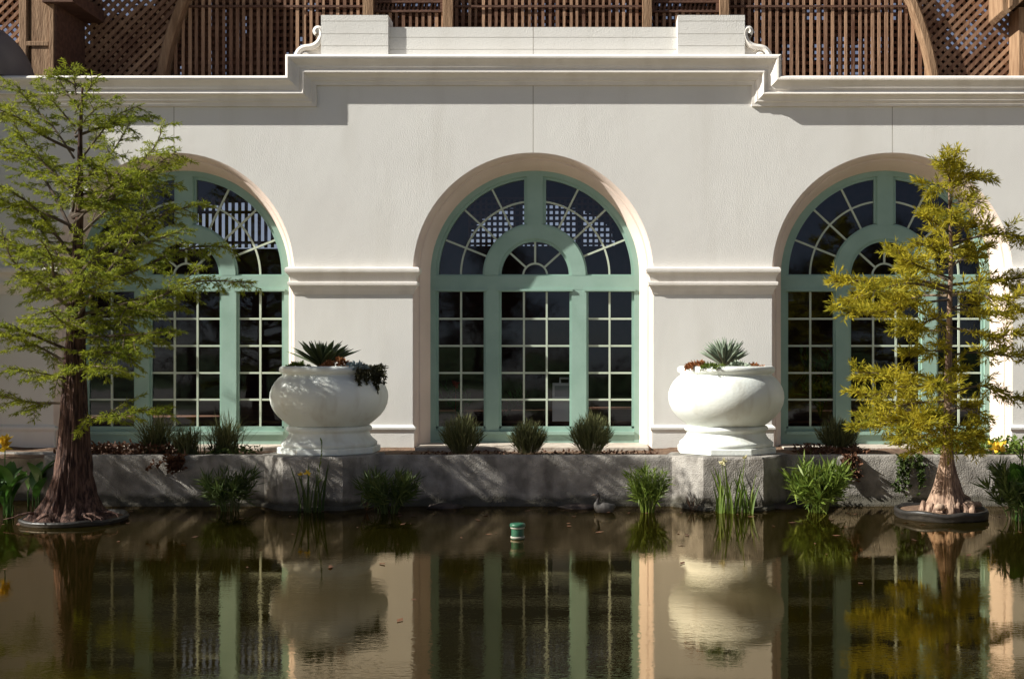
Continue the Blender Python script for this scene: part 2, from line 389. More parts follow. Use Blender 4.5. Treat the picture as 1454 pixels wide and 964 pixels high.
# ---- parapet: boarded panel with two projecting end blocks
def boarded(x0, x1, y0, y1, zs):
    m = MB()
    m.box(x0+.004, x1-.004, y0+.008, y1, zs[0], zs[-1]-.01)
    for a, b in zip(zs[:-1], zs[1:]): m.box(x0, x1, y0, y1-.01, a+.004, b-.004)
    return m
boarded(WX(548), WX(966), .02, .30, [WZ(y) for y in (84,70,53,38)]).build('parapet', 'stucco', bld)
for x0, x1 in ((457,552),(962,1057)):
    boarded(WX(x0), WX(x1), -.05, .32, [WZ(y) for y in (84,67,50,32,23)]).build('parapet_block', 'stucco', bld)
# scrolls
S = [(450.5,49),(448.5,45.5),(450.5,42),(454,42),(456.5,46),(456.5,53),(453.5,60),(448,65),(441,67.5),(433,68.5),(427,71.5),(423,77),(422.5,82)]
S2 = [(440,82),(437,77.5),(432.5,77),(430,81)]
for mir in (False, True):
    fx = (lambda x: WX(1514-x)) if mir else WX
    m = MB()
    def ribbon(pts, hw, y0, y1):
        pts = [np.array((fx(x), WZ(y))) for x, y in pts]
        L, Rr = [], []
        for i, p in enumerate(pts):
            t = pts[min(i+1,len(pts)-1)]-pts[max(i-1,0)]; t /= np.linalg.norm(t); n = np.array((-t[1], t[0]))
            L.append(p+n*hw); Rr.append(p-n*hw)
        rows = [[(a[0],y0,a[1]) for a in L], [(a[0],y0-.02,a[1]*.5+b[1]*.5) if False else ((a[0]+b[0])/2, y0-.022, (a[1]+b[1])/2) for a,b in zip(L,Rr)], [(b[0],y0,b[1]) for b in Rr],
                [(b[0],y1,b[1]) for b in Rr], [(a[0],y1,a[1]) for a in L], [(a[0],y0,a[1]) for a in L]]
        m.grid(rows)
    # smooth the path
    def cr(pts, k=5):
        q = [np.array(p, float) for p in pts]; out = []
        for i in range(len(q)-1):
            p0, p1, p2, p3 = q[max(i-1,0)], q[i], q[i+1], q[min(i+2,len(q)-1)]
            for j in range(k):
                s = j/k; out.append(.5*((2*p1)+(-p0+p2)*s+(2*p0-5*p1+4*p2-p3)*s*s+(-p0+3*p1-3*p2+p3)*s**3))
        out.append(q[-1]); return out
    ribbon(cr(S), .040, -.03, .16); ribbon(cr(S2), .026, -.015, .16)
    back = [(457,82),(457,42),(456,52),(452,61),(446,66),(438,69),(430,72),(426,77),(425,82)]
    poly = [(fx(x), WZ(y)) for x, y in back]
    m.prism(poly if mir else poly[::-1], .03, .15)
    m.build('scroll', 'trim', bld)

# ---- capitals and bases of the piers
def ring_loft(x0, x1, yb, prof):
    m = MB(); rows = []
    for z, p in prof:
        rows.append([(x0-p, yb, z), (x0-p, -p, z), (x1+p, -p, z), (x1+p, yb, z)])
    m.grid(rows)
    # closing caps
    for z, p in (prof[0], prof[-1]):
        f = (0,1,2,3) if z == prof[0][0] else (3,2,1,0)
        m.add([(x0-p, yb, z), (x0-p, -p, z), (x1+p, -p, z), (x1+p, yb, z)], [f])
    return m
capp = [(WZ(418),-.01),(WZ(418),.012),(WZ(414),.022),(WZ(411),.036),(WZ(409),.050),(WZ(406.5),.056),(WZ(405.5),.074),(WZ(402),.080),(WZ(400.5),.074),(WZ(400),.050),
        (WZ(396),.052),(WZ(392),.064),(WZ(389),.084),(WZ(387.5),.104),(WZ(384.5),.112),(WZ(381.5),.104),(WZ(380),.085),(WZ(380),-.01)]
basep = [(Z0,.022),(WZ(613),.022),(WZ(612),.030),(WZ(609),.046),(WZ(606.5),.046),(WZ(605),.030),(WZ(603.5),.014),(WZ(602.5),-.005)]
piers = [(XL, ARCHX[0]-RA), (ARCHX[0]+RA, ARCHX[1]-RA), (ARCHX[1]+RA, ARCHX[2]-RA), (ARCHX[2]+RA, XR)]
for x0, x1 in piers:
    o = ring_loft(x0, x1, .11, capp).build('capital', 'trim', bld); o.data.polygons.foreach_set('use_smooth', [True]*len(o.data.polygons))
    md = o.modifiers.new('split', 'EDGE_SPLIT'); md.split_angle = R(32)
    o = ring_loft(x0, x1, .09, basep).build('base_moulding', 'stucco', bld)

# ---- windows (frame > muntins, panes)
SW = 16.4/1600                     # metres per pixel at the frame plane
def window(cx):
    zc = EYE+(PY-391)*SW
    def X(px): return cx+(px-759)*SW
    def Z(py): return EYE+(PY-py)*SW
    r = lambda px: px*SW
    f = MB(); yf, yb = .40, .50
    def arcband(m, r0, r1, a0, a1, y0, y1, n=40, ends=True):
        rows = []
        pin = [(cx+r0*math.sin(a0+(a1-a0)*i/n), zc+r0*math.cos(a0+(a1-a0)*i/n)) for i in range(n+1)]
        pout = [(cx+r1*math.sin(a0+(a1-a0)*i/n), zc+r1*math.cos(a0+(a1-a0)*i/n)) for i in range(n+1)]
        m.grid([[(x,y0,z) for x,z in pin],[(x,y0,z) for x,z in pout],[(x,y1,z) for x,z in pout],[(x,y1,z) for x,z in pin],[(x,y0,z) for x,z in pin]])
    def bar(m, p, q, hw, y0, y1):
        p = np.array(p, float); q = np.array(q, float); t = (q-p)/np.linalg.norm(q-p); n = np.array((-t[1], t[0]))*hw
        c = [p-n, q-n, q+n, p+n]
        m.prism([(a[0],a[1]) for a in c], y0, y1)
    H = PI/2
    # outer casing
    arcband(f, r(141), r(152.5), -H, H, yf, yb, 64)
    f.box(X(606.5), X(618), yf, yb, .50, zc); f.box(X(900), X(911.5), yf, yb, .50, zc)
    # inner bead of the casing, set back
    arcband(f, r(137), r(141), -H, H, yf+.03, yb, 64)
    # inner ring, transom, mullions
    arcband(f, r(52), r(72), -H, H, yf+.006, yb, 40); arcband(f, r(48), r(52), -H, H, yf+.03, yb, 40)
    arcband(f, r(72), r(74.5), -H, H, yf+.03, yb, 40)
    f.box(X(747.5), X(770.5), yf+.004, yb, zc+r(71.5), zc+r(142))
    f.box(X(743.5), X(774.5), yf+.032, yb, zc+r(74), zc+r(138))
    f.box(X(618), X(900), yf+.003, yb, Z(411), Z(391.5)); f.box(X(618), X(900), yf+.032, yb, Z(414), Z(389.5))
    for a, b in ((689,708),(811,832)):
        f.box(X(a), X(b), yf+.005, yb, Z(613), Z(411)); f.box(X(a-3), X(b+3), yf+.034, yb, Z(608), Z(413))
    # stiles beside the outer casing, bottom rail and sill
    f.box(X(618), X(621.5), yf+.034, yb, Z(608), Z(413)); f.box(X(896.5), X(900), yf+.034, yb, Z(608), Z(413))
    f.box(X(618), X(900), yf+.008, yb, Z(640), Z(615)); f.box(X(618), X(900), yf-.03, yb, Z(617), Z(612.5)); f.box(X(618), X(900), yf+.034, yb, Z(613), Z(605.5))
    fr = f.build('window', 'greenpaint', bld)
    # dentil-like lip over the lower sashes
    lp = MB()
    for a, b in ((616,691),(705,813),(829,902)): lp.box(X(a), X(b), yf-.022, yf+.012, Z(413.5), Z(410.5))
    lp.build('drip_lip', 'greenpaint', fr)
    mu = MB(); y0, y1, hw = yf+.052, yb-.02, r(1.35)
    for s in (-1, 1):
        for a in (26.5, 47, 68.3):
            t_ = R(a)*s
            bar(mu, (cx+r(73)*math.sin(t_), zc+r(73)*math.cos(t_)), (cx+r(139)*math.sin(t_), zc+r(139)*math.cos(t_)), hw, y0, y1)
    arcband(mu, r(104.6), r(107.2), -H, H, y0+.002, y1, 48)
    for a in (-48, 0, 48):
        t_ = R(a); bar(mu, (cx+r(17)*math.sin(t_), zc+r(17)*math.cos(t_)), (cx+r(49)*math.sin(t_), zc+r(49)*math.cos(t_)), hw, y0, y1)
    arcband(mu, r(15.8), r(18.4), -H, H, y0+.002, y1, 20)
    for x in (653.5, 743, 775.5, 865): mu.box(X(x)-hw, X(x)+hw, y0, y1, Z(608), Z(412))
    for a, b in ((621,687),(710,809),(834,897)):
        for y in (452.5, 491, 529.5, 567.5): mu.box(X(a), X(b), y0+.003, y1, Z(y)-hw, Z(y)+hw)
    mu.build('muntin', 'muntin', fr)
    # glass
    pg = MB(); yg = yf+.07
    n = 40
    pts = [(X(612),yg,Z(403)),(X(906),yg,Z(403))]+[(cx+r(147)*math.cos(PI*i/n), yg, zc+r(147)*math.sin(PI*i/n)) for i in range(n+1)]
    pg.add(pts, [tuple(range(len(pts)))])
    # every lower pane sits a hair out of true, so reflections shift from pane to pane
    tr_ = random.Random(int(cx*100))
    for xa in ((621,653.5,687),(710,743,775.5,809),(834,865,897)):
        for x0, x1 in zip(xa[:-1], xa[1:]):
            for z0, z1 in zip((413,452.5,491,529.5,567.5), (452.5,491,529.5,567.5,608)):
                a, b = tr_.uniform(-.0022,.0022), tr_.uniform(-.0022,.0022)
                pg.add([(X(x0),yg-a-b,Z(z1)),(X(x1),yg+a-b,Z(z1)),(X(x1),yg+a+b,Z(z0)),(X(x0),yg-a+b,Z(z0))], [(0,1,2,3)])
    pg.build('pane', 'glass', fr)
for cx in ARCHX: window(cx)

# ---- end pavilion to the left, outside the frame but for its round dome; it shades the wall beside it
pv = MB()
pv.box(WX(-420), WX(-62), -.46, -.001, .45, WZ(118)); pv.box(WX(-425), WX(-56), -.52, .3, WZ(118), WZ(108))
pv.build('wing', 'stucco', bld, bevel=.01)
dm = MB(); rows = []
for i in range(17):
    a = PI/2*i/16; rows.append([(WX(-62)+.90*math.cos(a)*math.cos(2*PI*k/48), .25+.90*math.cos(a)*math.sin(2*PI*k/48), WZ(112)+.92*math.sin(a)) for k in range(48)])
dm.grid(rows, True); dm.build('dome', 'domeshade', bld, smooth=True)

# ---- inside of the building: deck, dark board walls, far side with open lattice
YB = 9.0
itr = MB()
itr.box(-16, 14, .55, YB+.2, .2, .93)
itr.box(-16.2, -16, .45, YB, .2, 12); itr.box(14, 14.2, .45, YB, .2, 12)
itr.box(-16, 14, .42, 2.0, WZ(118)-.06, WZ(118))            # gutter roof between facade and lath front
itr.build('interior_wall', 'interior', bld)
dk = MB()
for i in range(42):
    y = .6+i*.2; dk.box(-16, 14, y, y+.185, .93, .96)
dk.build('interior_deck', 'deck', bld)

# ================================================================== LATH HOUSE
lath = thing('lath_house', (-.9, 2.0, 5.8), 'brown timber lath house with vertical battens and curved ribs rising behind the cornice', 'building')
DL = 18.0
def LX(px, d=DL): return (px-PX)*d/F
def LZ(py, d=DL): return EYE+(PY-py)*d/F
YL = 2.0
ZB = LZ(150)
CXA = LX(778); ZA = LZ(520); RO = (LX(1325)-CXA)     # big arch of the vault end
def archx(z, ro):      # half width of the arch at height z : ellipse-like curve measured from the photograph
    t = (z-LZ(112))/(LZ(0)-LZ(112))
    return ro-(.20*t+.17*t*t)*1.0
ZT = LZ(-190)
# battens
bt = MB(); x = LX(238)
r2 = random.Random(3)
while x < LX(1322):
    wd = r2.uniform(.040, .056); zt = ZT
    c = x+wd/2
    # openings in the screen between the posts
    for a, b in ((532,630),(925,1021)):
        if LX(a) < c < LX(b): zt = LZ(18)
    hw = abs(c-CXA)
    # clip to the arch
    ztc = ZB
    for k in range(200):
        z = ZB+(ZT-ZB)*k/199
        if hw < archx(z, RO-.05): ztc = z
        else: break
    zt = min(zt, ztc)
    dy = r2.uniform(-.012,.012); tilt = r2.uniform(-.006,.006)
    b0 = bt.n; bt.box(x, x+wd, YL+dy, YL+.022+dy, ZB, zt)
    for i in range(b0+4, b0+8): bt.v[i] = (bt.v[i][0]+tilt, bt.v[i][1], bt.v[i][2])
    x += .107+r2.uniform(-.010,.010)
bt.build('batten_screen', 'lath', lath)
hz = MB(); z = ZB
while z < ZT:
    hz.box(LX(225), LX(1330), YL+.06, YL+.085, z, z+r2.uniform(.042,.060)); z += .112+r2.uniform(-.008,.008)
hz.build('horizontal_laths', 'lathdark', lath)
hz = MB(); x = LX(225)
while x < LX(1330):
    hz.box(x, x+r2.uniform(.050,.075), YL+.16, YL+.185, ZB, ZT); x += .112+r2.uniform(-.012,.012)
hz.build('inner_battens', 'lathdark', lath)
# slanting louvres in the two openings and their frames
for a, b in ((532,630),(925,1021)):
    fr = MB()
    for yy in (3.5, 17): fr.box(LX(a), LX(b), YL-.03, YL+.03, LZ(yy+1.5), LZ(yy-1.5))
    fr.box(LX(a), LX(a)+.05, YL-.028, YL+.03, LZ(17), ZT-.8); fr.box(LX(b)-.05, LX(b), YL-.028, YL+.03, LZ(17), ZT-.8)
    fo = fr.build('vent_frame', 'darktimber', lath)
    lv = MB()
    for i in range(16):
        xx = LX(a)+.05+i*.068
        if xx > LX(b)-.1: break
        lv.prism([(xx,LZ(16)),(xx+.03,LZ(16)),(xx+.09,LZ(-8)),(xx+.06,LZ(-8))], YL+.01, YL+.03)
    lv.build('louvre', 'darktimber', fo)
# rail across the battens
rl = MB(); rl.box(LX(256), LX(518), YL-.03, YL-.001-.012, LZ(11.6), LZ(8.6)); rl.box(LX(645), LX(912), YL-.03, YL-.013, LZ(11.6), LZ(8.6)); rl.box(LX(1035), LX(1296), YL-.03, YL-.013, LZ(11.6), LZ(8.6))
rl.build('rail', 'darktimber', lath)
# posts in front of the screen
for a, b in ((517,532),(630,644.5),(912,925.5),(1021,1034.5)):
    m = MB(); m.box(LX(a), LX(b), YL-.11, YL+.01-.025, ZB, ZT); m.build('post', 'timber', lath, bevel=.006)
# curved ribs
for s in (-1, 1):
    m = MB(); rows = []
    for k in range(30):
        z = ZB+(ZT-ZB)*k/29; hx = archx(z, RO)
        x0, x1 = CXA+s*(hx-.10), CXA+s*(hx+.05)
        if x0 > x1: x0, x1 = x1, x0
        rows.append([(x0,YL-.16,z),(x0+.03,YL-.18,z),(x1-.03,YL-.18,z),(x1,YL-.16,z),(x1,YL+.1,z),(x0,YL+.1,z)])
    m.grid(rows, True); m.build('arch_rib', 'timber', lath)
# diagonal lattice in the spandrels (two crossing layers)
def clip_diag(c, slope, xa, xb, za, zb):
    # line z = slope*x + c within the box
    pts = []
    for x in (xa, xb):
        z = slope*x+c
        if za <= z <= zb: pts.append((x, z))
    for z in (za, zb):
        x = (z-c)/slope
        if xa < x < xb: pts.append((x, z))
    return pts[:2] if len(pts) >= 2 else None
for s, (xa, xb) in ((-1, (LX(112), LX(262))), (1, (LX(1288), LX(1440)))):
    fr = MB()
    for layer, sl in ((0, 1.0), (1, -1.0)):
        c = -20.0
        while c < 30:
            q = clip_diag(c, sl, xa, xb, ZB, ZT)
            if q:
                p0, p1 = map(np.array, q); t_ = p1-p0; L = np.linalg.norm(t_)
                # keep only what lies outside the arch
                keep = [k for k in range(41) if abs((p0+t_*k/40)[0]-CXA) > archx((p0+t_*k/40)[1], RO+.0)]
                if L > .1 and len(keep) > 2:
                    a = p0+t_*keep[0]/40; b = p0+t_*keep[-1]/40; n = np.array((-t_[1], t_[0]))/L*.029
                    y0 = YL+.0+layer*.03
                    poly = [tuple(a-n), tuple(b-n), tuple(b+n), tuple(a+n)]
                    # wind counter-clockwise
                    ar = sum(poly[i][0]*poly[(i+1)%4][1]-poly[(i+1)%4][0]*poly[i][1] for i in range(4))
                    fr.prism(poly if ar > 0 else poly[::-1], y0, y0+.024)
            c += .150 if layer == 0 else .150
    fr.build('diagonal_lattice', 'lath', lath)
# corner posts of the vault end; left one stretched forward to shade the lattice
m = MB(); m.box(LX(29,17.1), LX(40,17.1), YL-.95, YL+.05, ZB, ZT); m.box(LX(46,17.1), LX(72,17.1), YL-.93, YL+.05, ZB, ZT); m.box(LX(72,17.1), LX(79,17.1), YL-.96, YL+.05, ZB, ZT)
m.box(LX(39.5,17.1), LX(71.5,17.1), YL-.95, YL-.1, LZ(67,17.1), LZ(60,17.1)); m.box(LX(40,17.1), LX(46,17.1), YL-.86, YL+.05, ZB, ZT)
m.build('corner_post', 'timber', lath, bevel=.008)
m = MB(); m.box(LX(79,17.1)+.001, LX(79,17.1)+.03, YL-.94, YL-.001, ZB, ZT); m.build('side_shade_sheet', 'darktimber', lath)  # dark sheet stands in for shade on the post's right side
m = MB(); m.box(LX(62,17), LX(106,17), YL-1.05, YL+.05, LZ(5,17), LZ(-14,17)); m.box(LX(79.5), LX(113), YL-.05, YL+.1, ZB, ZT); m.build('bracket', 'darktimber', lath, bevel=.008)
m = MB(); m.box(LX(1433), LX(1476), YL-.42, YL+.05, ZB, LZ(22)); m.box(LX(1441), LX(1462), YL-.46, YL+.05, ZB, LZ(22.4)); m.build('corner_post', 'timber', lath, bevel=.008)
m = MB(); m.prism([(LX(1404),LZ(-40)),(LX(1404),LZ(32)),(LX(1410),LZ(38)),(LX(1440),LZ(12)),(LX(1475),LZ(10)),(LX(1475),LZ(-40))], YL-.62, YL+.1)
m.prism([(LX(1412),LZ(-41)),(LX(1412),LZ(30)),(LX(1418),LZ(26)),(LX(1418),LZ(-41))], YL-.65, YL-.61)
m.build('bracket', 'timber', lath, bevel=.008)
# left and right continuation of the lath work past the posts
for xa, xb in ((LX(-120), LX(30)), (LX(1470), LX(1700))):
    m = MB()
    for layer, sl in ((0,1.0),(1,-1.0)):
        c = -30.0
        while c < 40:
            q = clip_diag(c, sl, xa, xb, ZB, ZT)
            if q:
                p0, p1 = map(np.array, q); t_ = p1-p0; L = np.linalg.norm(t_)
                if L > .1:
                    n = np.array((-t_[1], t_[0]))/L*.024; poly = [tuple(p0-n), tuple(p1-n), tuple(p1+n), tuple(p0+n)]
                    ar = sum(poly[i][0]*poly[(i+1)%4][1]-poly[(i+1)%4][0]*poly[i][1] for i in range(4))
                    m.prism(poly if ar > 0 else poly[::-1], YL+layer*.03, YL+.024+layer*.03)
            c += .15
    m.build('diagonal_lattice', 'lath', lath)
# far side: patchy boarding, open to the sky in places, and a lattice window under it
fs = MB(); r3 = random.Random(11)
DB = 16+YB
za, zb = 6.6, 12.5
def solid(x, z):
    return mnoise.noise(Vector((x*1.1, z*1.3, 4.2))) < .16
x = -16
while x < 14:
    z = za
    while z < zb:
        h = r3.uniform(.25,.5)
        if solid(x, z) and r3.random() > .03: fs.box(x, x+.235, YB, YB+.03, z, min(z+h, zb))
        z += h
    x += .24
# solid boarding below, with an arched and a rectangular opening
opens = []
ocx, ocz, oro = LX(768, DB), LZ(345, DB), (LX(874,DB)-LX(668,DB))/2
def inside_open(x, z):
    if ((x-ocx)/oro)**2+((z-ocz)/.86)**2 < 1 and not (abs(x-LX(738,DB)) < .09 or abs(x-LX(822,DB)) < .07) and z > ocz-.05: return 1
    if LX(255,DB) < x < LX(402,DB) and LZ(352,DB) < z < LZ(286,DB)-max(0,(LX(330,DB)-x))*.28: return 2
    return 0
st = .06
nz = int((za-.9)/st)
x = -16.0
while x < 14:
    z0_ = .9; run = None
    for k in range(nz+1):
        z = .9+k*st; op = inside_open(x+st/2, z+st/2)
        if op and run is not None: fs.box(x, x+st, YB, YB+.03, run, z); run = None
        if not op and run is None: run = z
    if run is not None: fs.box(x, x+st, YB, YB+.03, run, za)
    x += st
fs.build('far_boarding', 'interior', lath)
lt = MB()
x = ocx-oro
while x < ocx+oro: lt.box(x, x+.055, YB-.03, YB-.005, ocz-.1, ocz+1.0); x += .125
z = ocz-.05
while z < ocz+1: lt.box(ocx-oro, ocx+oro, YB-.06, YB-.035, z, z+.055); z += .125
lt.build('far_lattice', 'lathdark', lath); lt = MB()
x = LX(255,DB)
while x < LX(402,DB): lt.box(x, x+.07, YB-.03, YB-.005, LZ(352,DB), LZ(280,DB)); x += .145
for yy in (302, 345): lt.box(LX(250,DB), LX(405,DB), YB-.07, YB-.032, LZ(yy+2,DB), LZ(yy-2,DB))
lt.build('far_slats', 'lathdark', lath)
rf = MB(); rf.add([(-16,YL-.05,ZT),(14,YL-.05,ZT),(14,YB+.3,12.5),(-16,YB+.3,12.5)], [(0,1,2,3)]); 
rf.add([(-16,YL-.05,ZT+.08),(14,YL-.05,ZT+.08),(14,YB+.3,12.58),(-16,YB+.3,12.58)], [(3,2,1,0)])
rf.build('roof', 'darktimber', lath)  # unseen; solid rather than slatted to keep the interior dark

# ================================================================== PLANTER
pw = thing('planter_wall', (0, -1.6, 0), 'weathered grey concrete planter wall along the pond edge with octagonal urn stands', 'wall')
def rough_wall(pts, z0, z1, thick=.18, step=.06, amp=.010, capz=None):
    """concrete upstand along plan polyline pts (facing -y): rough front, worn top edge"""
    m = MB(); P_ = []
    for (a, b) in zip(pts[:-1], pts[1:]):
        a = np.array(a); b = np.array(b); L = np.linalg.norm(b-a); n = max(1, int(L/step))
        for i in range(n): P_.append((a+(b-a)*i/n, unit(b-a)))
    P_.append((np.array(pts[-1]), unit(np.array(pts[-1])-np.array(pts[-2]))))
    rows = []
    zs = [z0, .02, .035, .05, .12, .2, .28, .36, .44, .52, .58, z1-.02, z1]
    offs = [-.05, -.05, -.045, 0, 0, 0, 0, 0, 0, 0, 0, .004, .02]
    for z, off in zip(zs, offs):
        row = []
        for p, t_ in P_:
            nrm = np.array((t_[1], -t_[0])); nz_ = mnoise.noise(Vector((p[0]*4, z*5, p[1]*4)))*amp+mnoise.noise(Vector((p[0]*17, z*17, p[1]*9)))*amp*.6
            q = p-nrm*off+nrm*nz_; row.append((q[0], q[1], z+(nz_*.6 if z > .5 else 0)))
        rows.append(row)
    for dz, off in ((.002, .05), (0, thick), (-.3, thick)):
        row = []
        for p, t_ in P_:
            nrm = np.array((t_[1], -t_[0])); q = p-nrm*off
            row.append((q[0], q[1], z1+dz+mnoise.noise(Vector((p[0]*6, off*9, 2)))*amp*.5 if dz > -.1 else z1+dz))
        rows.append(row)
    m.grid(rows); return m
ZP = .64
yw = -1.6
xl = P(62, 700, 14.4)[0]
rough_wall([(xl-.02, -1.0), (xl, yw), (12, yw)], -.3, ZP).build('wall', 'concrete', pw, smooth=True)
rough_wall([(-16, -1.0), (xl+.1, -1.0)], -.3, ZP-.012).build('return_wall', 'concrete', pw, smooth=True)
UX = [-3.626, 1.58]
for ux in UX:
    m = rough_wall([(ux-.80,-1.52),(ux-.37,-2.05),(ux+.37,-2.05),(ux+.80,-1.52)], -.3, ZP+.012, thick=.03)
    m.add([(ux-.72,-1.2,ZP+.011),(ux-.79,-1.52,ZP+.011),(ux-.36,-2.02,ZP+.011),(ux+.36,-2.02,ZP+.011),(ux+.79,-1.52,ZP+.011),(ux+.72,-1.2,ZP+.011)], [(0,1,2,3,4,5)])
    m.build('urn_stand', 'concrete', pw, smooth=False)
sb = MB(); rows = []
for j in range(15):
    y = -1.44+j*.105
    rows.append([(-16+i*.12, y, .600+.030*mnoise.noise(Vector(((-16+i*.12)*2.2, y*3, 0)))+.012*mnoise.noise(Vector(((-16+i*.12)*9, y*9, 5)))+(.0 if j < 13 else .02)) for i in range(236)])
sb.grid(rows); tag(sb.build('soil', 'soil', smooth=True), kind='structure')
lg = thing('concrete_ledge', (WX(757), -.3, .6), 'low pale concrete ledge under the middle arched window', 'ledge')
m = MB(); m.box(WX(596), WX(920), -.42, .41, .45, .655); m.build('slab', 'ledge', lg, bevel=.012)
for px, pt in ((330,'left'),(1267,'right')):
    lg2 = MB(); lg2.box(WX(px-170) if px < 500 else WX(1110), WX(px+72) if px < 500 else WX(1420), -.20, .41, .45, .635)
    o = lg2.build('concrete_ledge', 'ledge', loc=(WX(px), -.1, .6), bevel=.012)
    tag(o, 'low concrete ledge under the leftmost arched window' if px < 500 else 'low concrete ledge under the rightmost arched window', 'ledge')

# ================================================================== URNS
def urn(ux, label):
    u = thing('urn', (ux, -1.2, ZP+.012), label, 'urn', 'large white urns on the planter wall'); z0 = ZP+.012
    m = MB(); m.lathe([(.0,.0),(.66,.0),(.67,.01),(.67,.075),(.66,.085),(.3,.085)], ux, -1.2, z0, 8, PI/8)
    m.build('plinth', 'urn', u, bevel=.006)
    foot = [(.60,.085),(.615,.10),(.615,.135),(.60,.15),(.555,.185),(.525,.225),(.512,.26),(.512,.275),(.535,.285),(.548,.305),(.548,.325),(.535,.345),(.515,.352),(.50,.352)]
    m = MB(); m.lathe(foot, ux, -1.2, z0, 64); m.build('foot', 'urn', u, smooth=True)
    bowl = [(.46,.345),(.50,.352),(.525,.37),(.585,.415),(.655,.48),(.712,.555),(.745,.635),(.758,.715),(.752,.79),(.728,.86),(.690,.925),(.645,.975),(.610,1.0),(.598,1.012),(.598,1.028)]
    m = MB(); m.lathe(bowl, ux, -1.2, z0, 72); m.build('bowl', 'urn', u, smooth=True)
    rim = [(.596,1.026),(.61,1.035),(.632,1.05),(.640,1.075),(.636,1.10),(.622,1.12),(.60,1.128),(.575,1.122),(.56,1.10),(.555,1.02)]
    m = MB(); m.lathe(rim, ux, -1.2, z0, 72); m.build('rim', 'urn', u, smooth=True)
    m = MB(); m.lathe([(.57,1.07),(.35,1.10),(.01,1.115)], ux, -1.2, z0, 32); m.build('potting_soil', 'soil', u, smooth=True)
    return u
urn(UX[0], 'white urn dappled by tree shade, holding a dark green spiky succulent')
urn(UX[1], 'brightly sunlit white urn holding a grey-green aloe and reddish succulents')
ZU = ZP+.012+1.10

# ---- plants in the urns
def rosette(m, c, n, h, spread, w, seed, thick=.4, lean=(0,0), blunt=2.4):
    rr = random.Random(seed)
    for i in range(n):
        u = (i+.5)/n; az = i*2.39996+rr.uniform(-.25,.25); out = spread*(u**.55)*rr.uniform(.8,1.1); hh = h*(1-.40*u*u)*rr.uniform(.78,1.12)
        pts = []; rad = []
        for k in range(6):
            s = k/5; rx = out*(s**1.1); pts.append((c[0]+rx*math.cos(az)+lean[0]*s, c[1]+rx*math.sin(az)+lean[1]*s, c[2]+hh*(s**.85)))
            rad.append(w*(.85+.5*s)*(1-s**blunt)+.002)
        m.tube(pts, rad, 6, True, thick)
def succ_mound(m, c, r, n, leaf, seed, zs=.6, width=.6):
    """low mound of plump leaf rosettes"""
    rr = np.random.default_rng(seed)
    a = rr.uniform(0, 2*PI, n); q = np.sqrt(rr.uniform(0,1,n))*r
    B = np.stack([c[0]+q*np.cos(a), c[1]+q*np.sin(a)*.8, c[2]+zs*r*(1-(q/r)**2)*rr.uniform(.5,1.1,n)], 1)
    D = np.stack([np.cos(a)*.8, np.sin(a)*.8, np.full(n,.9)], 1)
    m.kites(kites(B, D, leaf, leaf*width, .55, 6))
c = P(457, 519, 14.8); c = (c[0], -1.22, ZU)
m = MB(); rosette(m, c, 44, .36, .52, .036, 2, .34, blunt=5); tag(m.build('succulent', 'aloe', loc=c, smooth=True), 'dark green spiky succulent standing in the shaded urn', 'succulent')
c = P(1029, 519, 14.8); c = (c[0], -1.22, ZU)
m = MB(); rosette(m, c, 90, .38, .34, .020, 5, .6, blunt=4); tag(m.build('aloe', 'aloeg', loc=c, smooth=True), 'grey-green upright aloe with finger-like leaves in the sunlit urn', 'succulent')
def low(name, mt, ux, px, r, n, leaf, seed, label, dy=-.35, zs=.6, width=.6):
    c_ = (P(px,519,14.8+dy)[0], -1.2+dy, ZU-.02); m = MB(); succ_mound(m, c_, r, n, leaf, seed, zs, width)
    tag(m.build(name, mt, loc=c_), label, 'succulent')
low('red_succulent', 'redsucc', UX[1], 992, .16, 50, .06, 1, 'rust red low succulent at the left edge of the sunlit urn')
low('red_succulent', 'redsucc', UX[1], 1072, .10, 28, .055, 2, 'small rust red succulent at the right edge of the sunlit urn', -.25)
low('grey_succulent', 'greysucc', UX[1], 1050, .14, 50, .06, 3, 'pale grey low succulent right of the aloe in the sunlit urn', -.3)
low('spiky_sedum', 'sedge', UX[1], 1012, .15, 70, .06, 4, 'yellowish fine-leaved sedum spilling over the sunlit urn rim', -.52, .4, .25)
low('red_succulent', 'redsucc', UX[0], 478, .22, 80, .05, 5, 'reddish low succulent under the dark spiky succulent', -.35)
low('blue_succulent', 'bluesucc', UX[0], 505, .13, 44, .06, 6, 'blue-grey succulent near the right rim of the shaded urn', -.38)
low('green_succulent', 'sedge', UX[0], 424, .14, 54, .055, 7, 'small green succulent at the left rim of the shaded urn', -.3, .6)
tp = MB(); ctp = (P(519,515,14.3)[0], -1.72, ZU)
rr = random.Random(5)
for i in range(26):
    x0 = ctp[0]+rr.uniform(-.14,.20); L = rr.uniform(.10,.30)*(1.0 if x0 > ctp[0]-.02 else .8); y0 = -1.2-math.sqrt(max(.05,.66**2-(x0-UX[0])**2))
    y0 = max(y0, -1.84)
    pts = [(x0, y0+.06, ZU+.05), (x0+rr.uniform(-.02,.02), y0-.02, ZU+.01)]+[(x0+rr.uniform(-.02,.03), y0-.04-.03*k/4, ZU-L*k/4) for k in range(1,5)]
    tp.tube(pts, .004, 4)
    B = []
    for k in range(len(pts)-1):
        for s in (.2,.5,.8): B.append(np.array(pts[k])*(1-s)+np.array(pts[k+1])*s)
    tp.kites(kites(np.array(B), np.tile((0,-.3,-.5),(len(B),1)), .05, .028, .7, 3))
tag(tp.build('trailing_plant', 'trail', loc=ctp), 'dark trailing plant hanging over the right side of the shaded urn', 'plant')

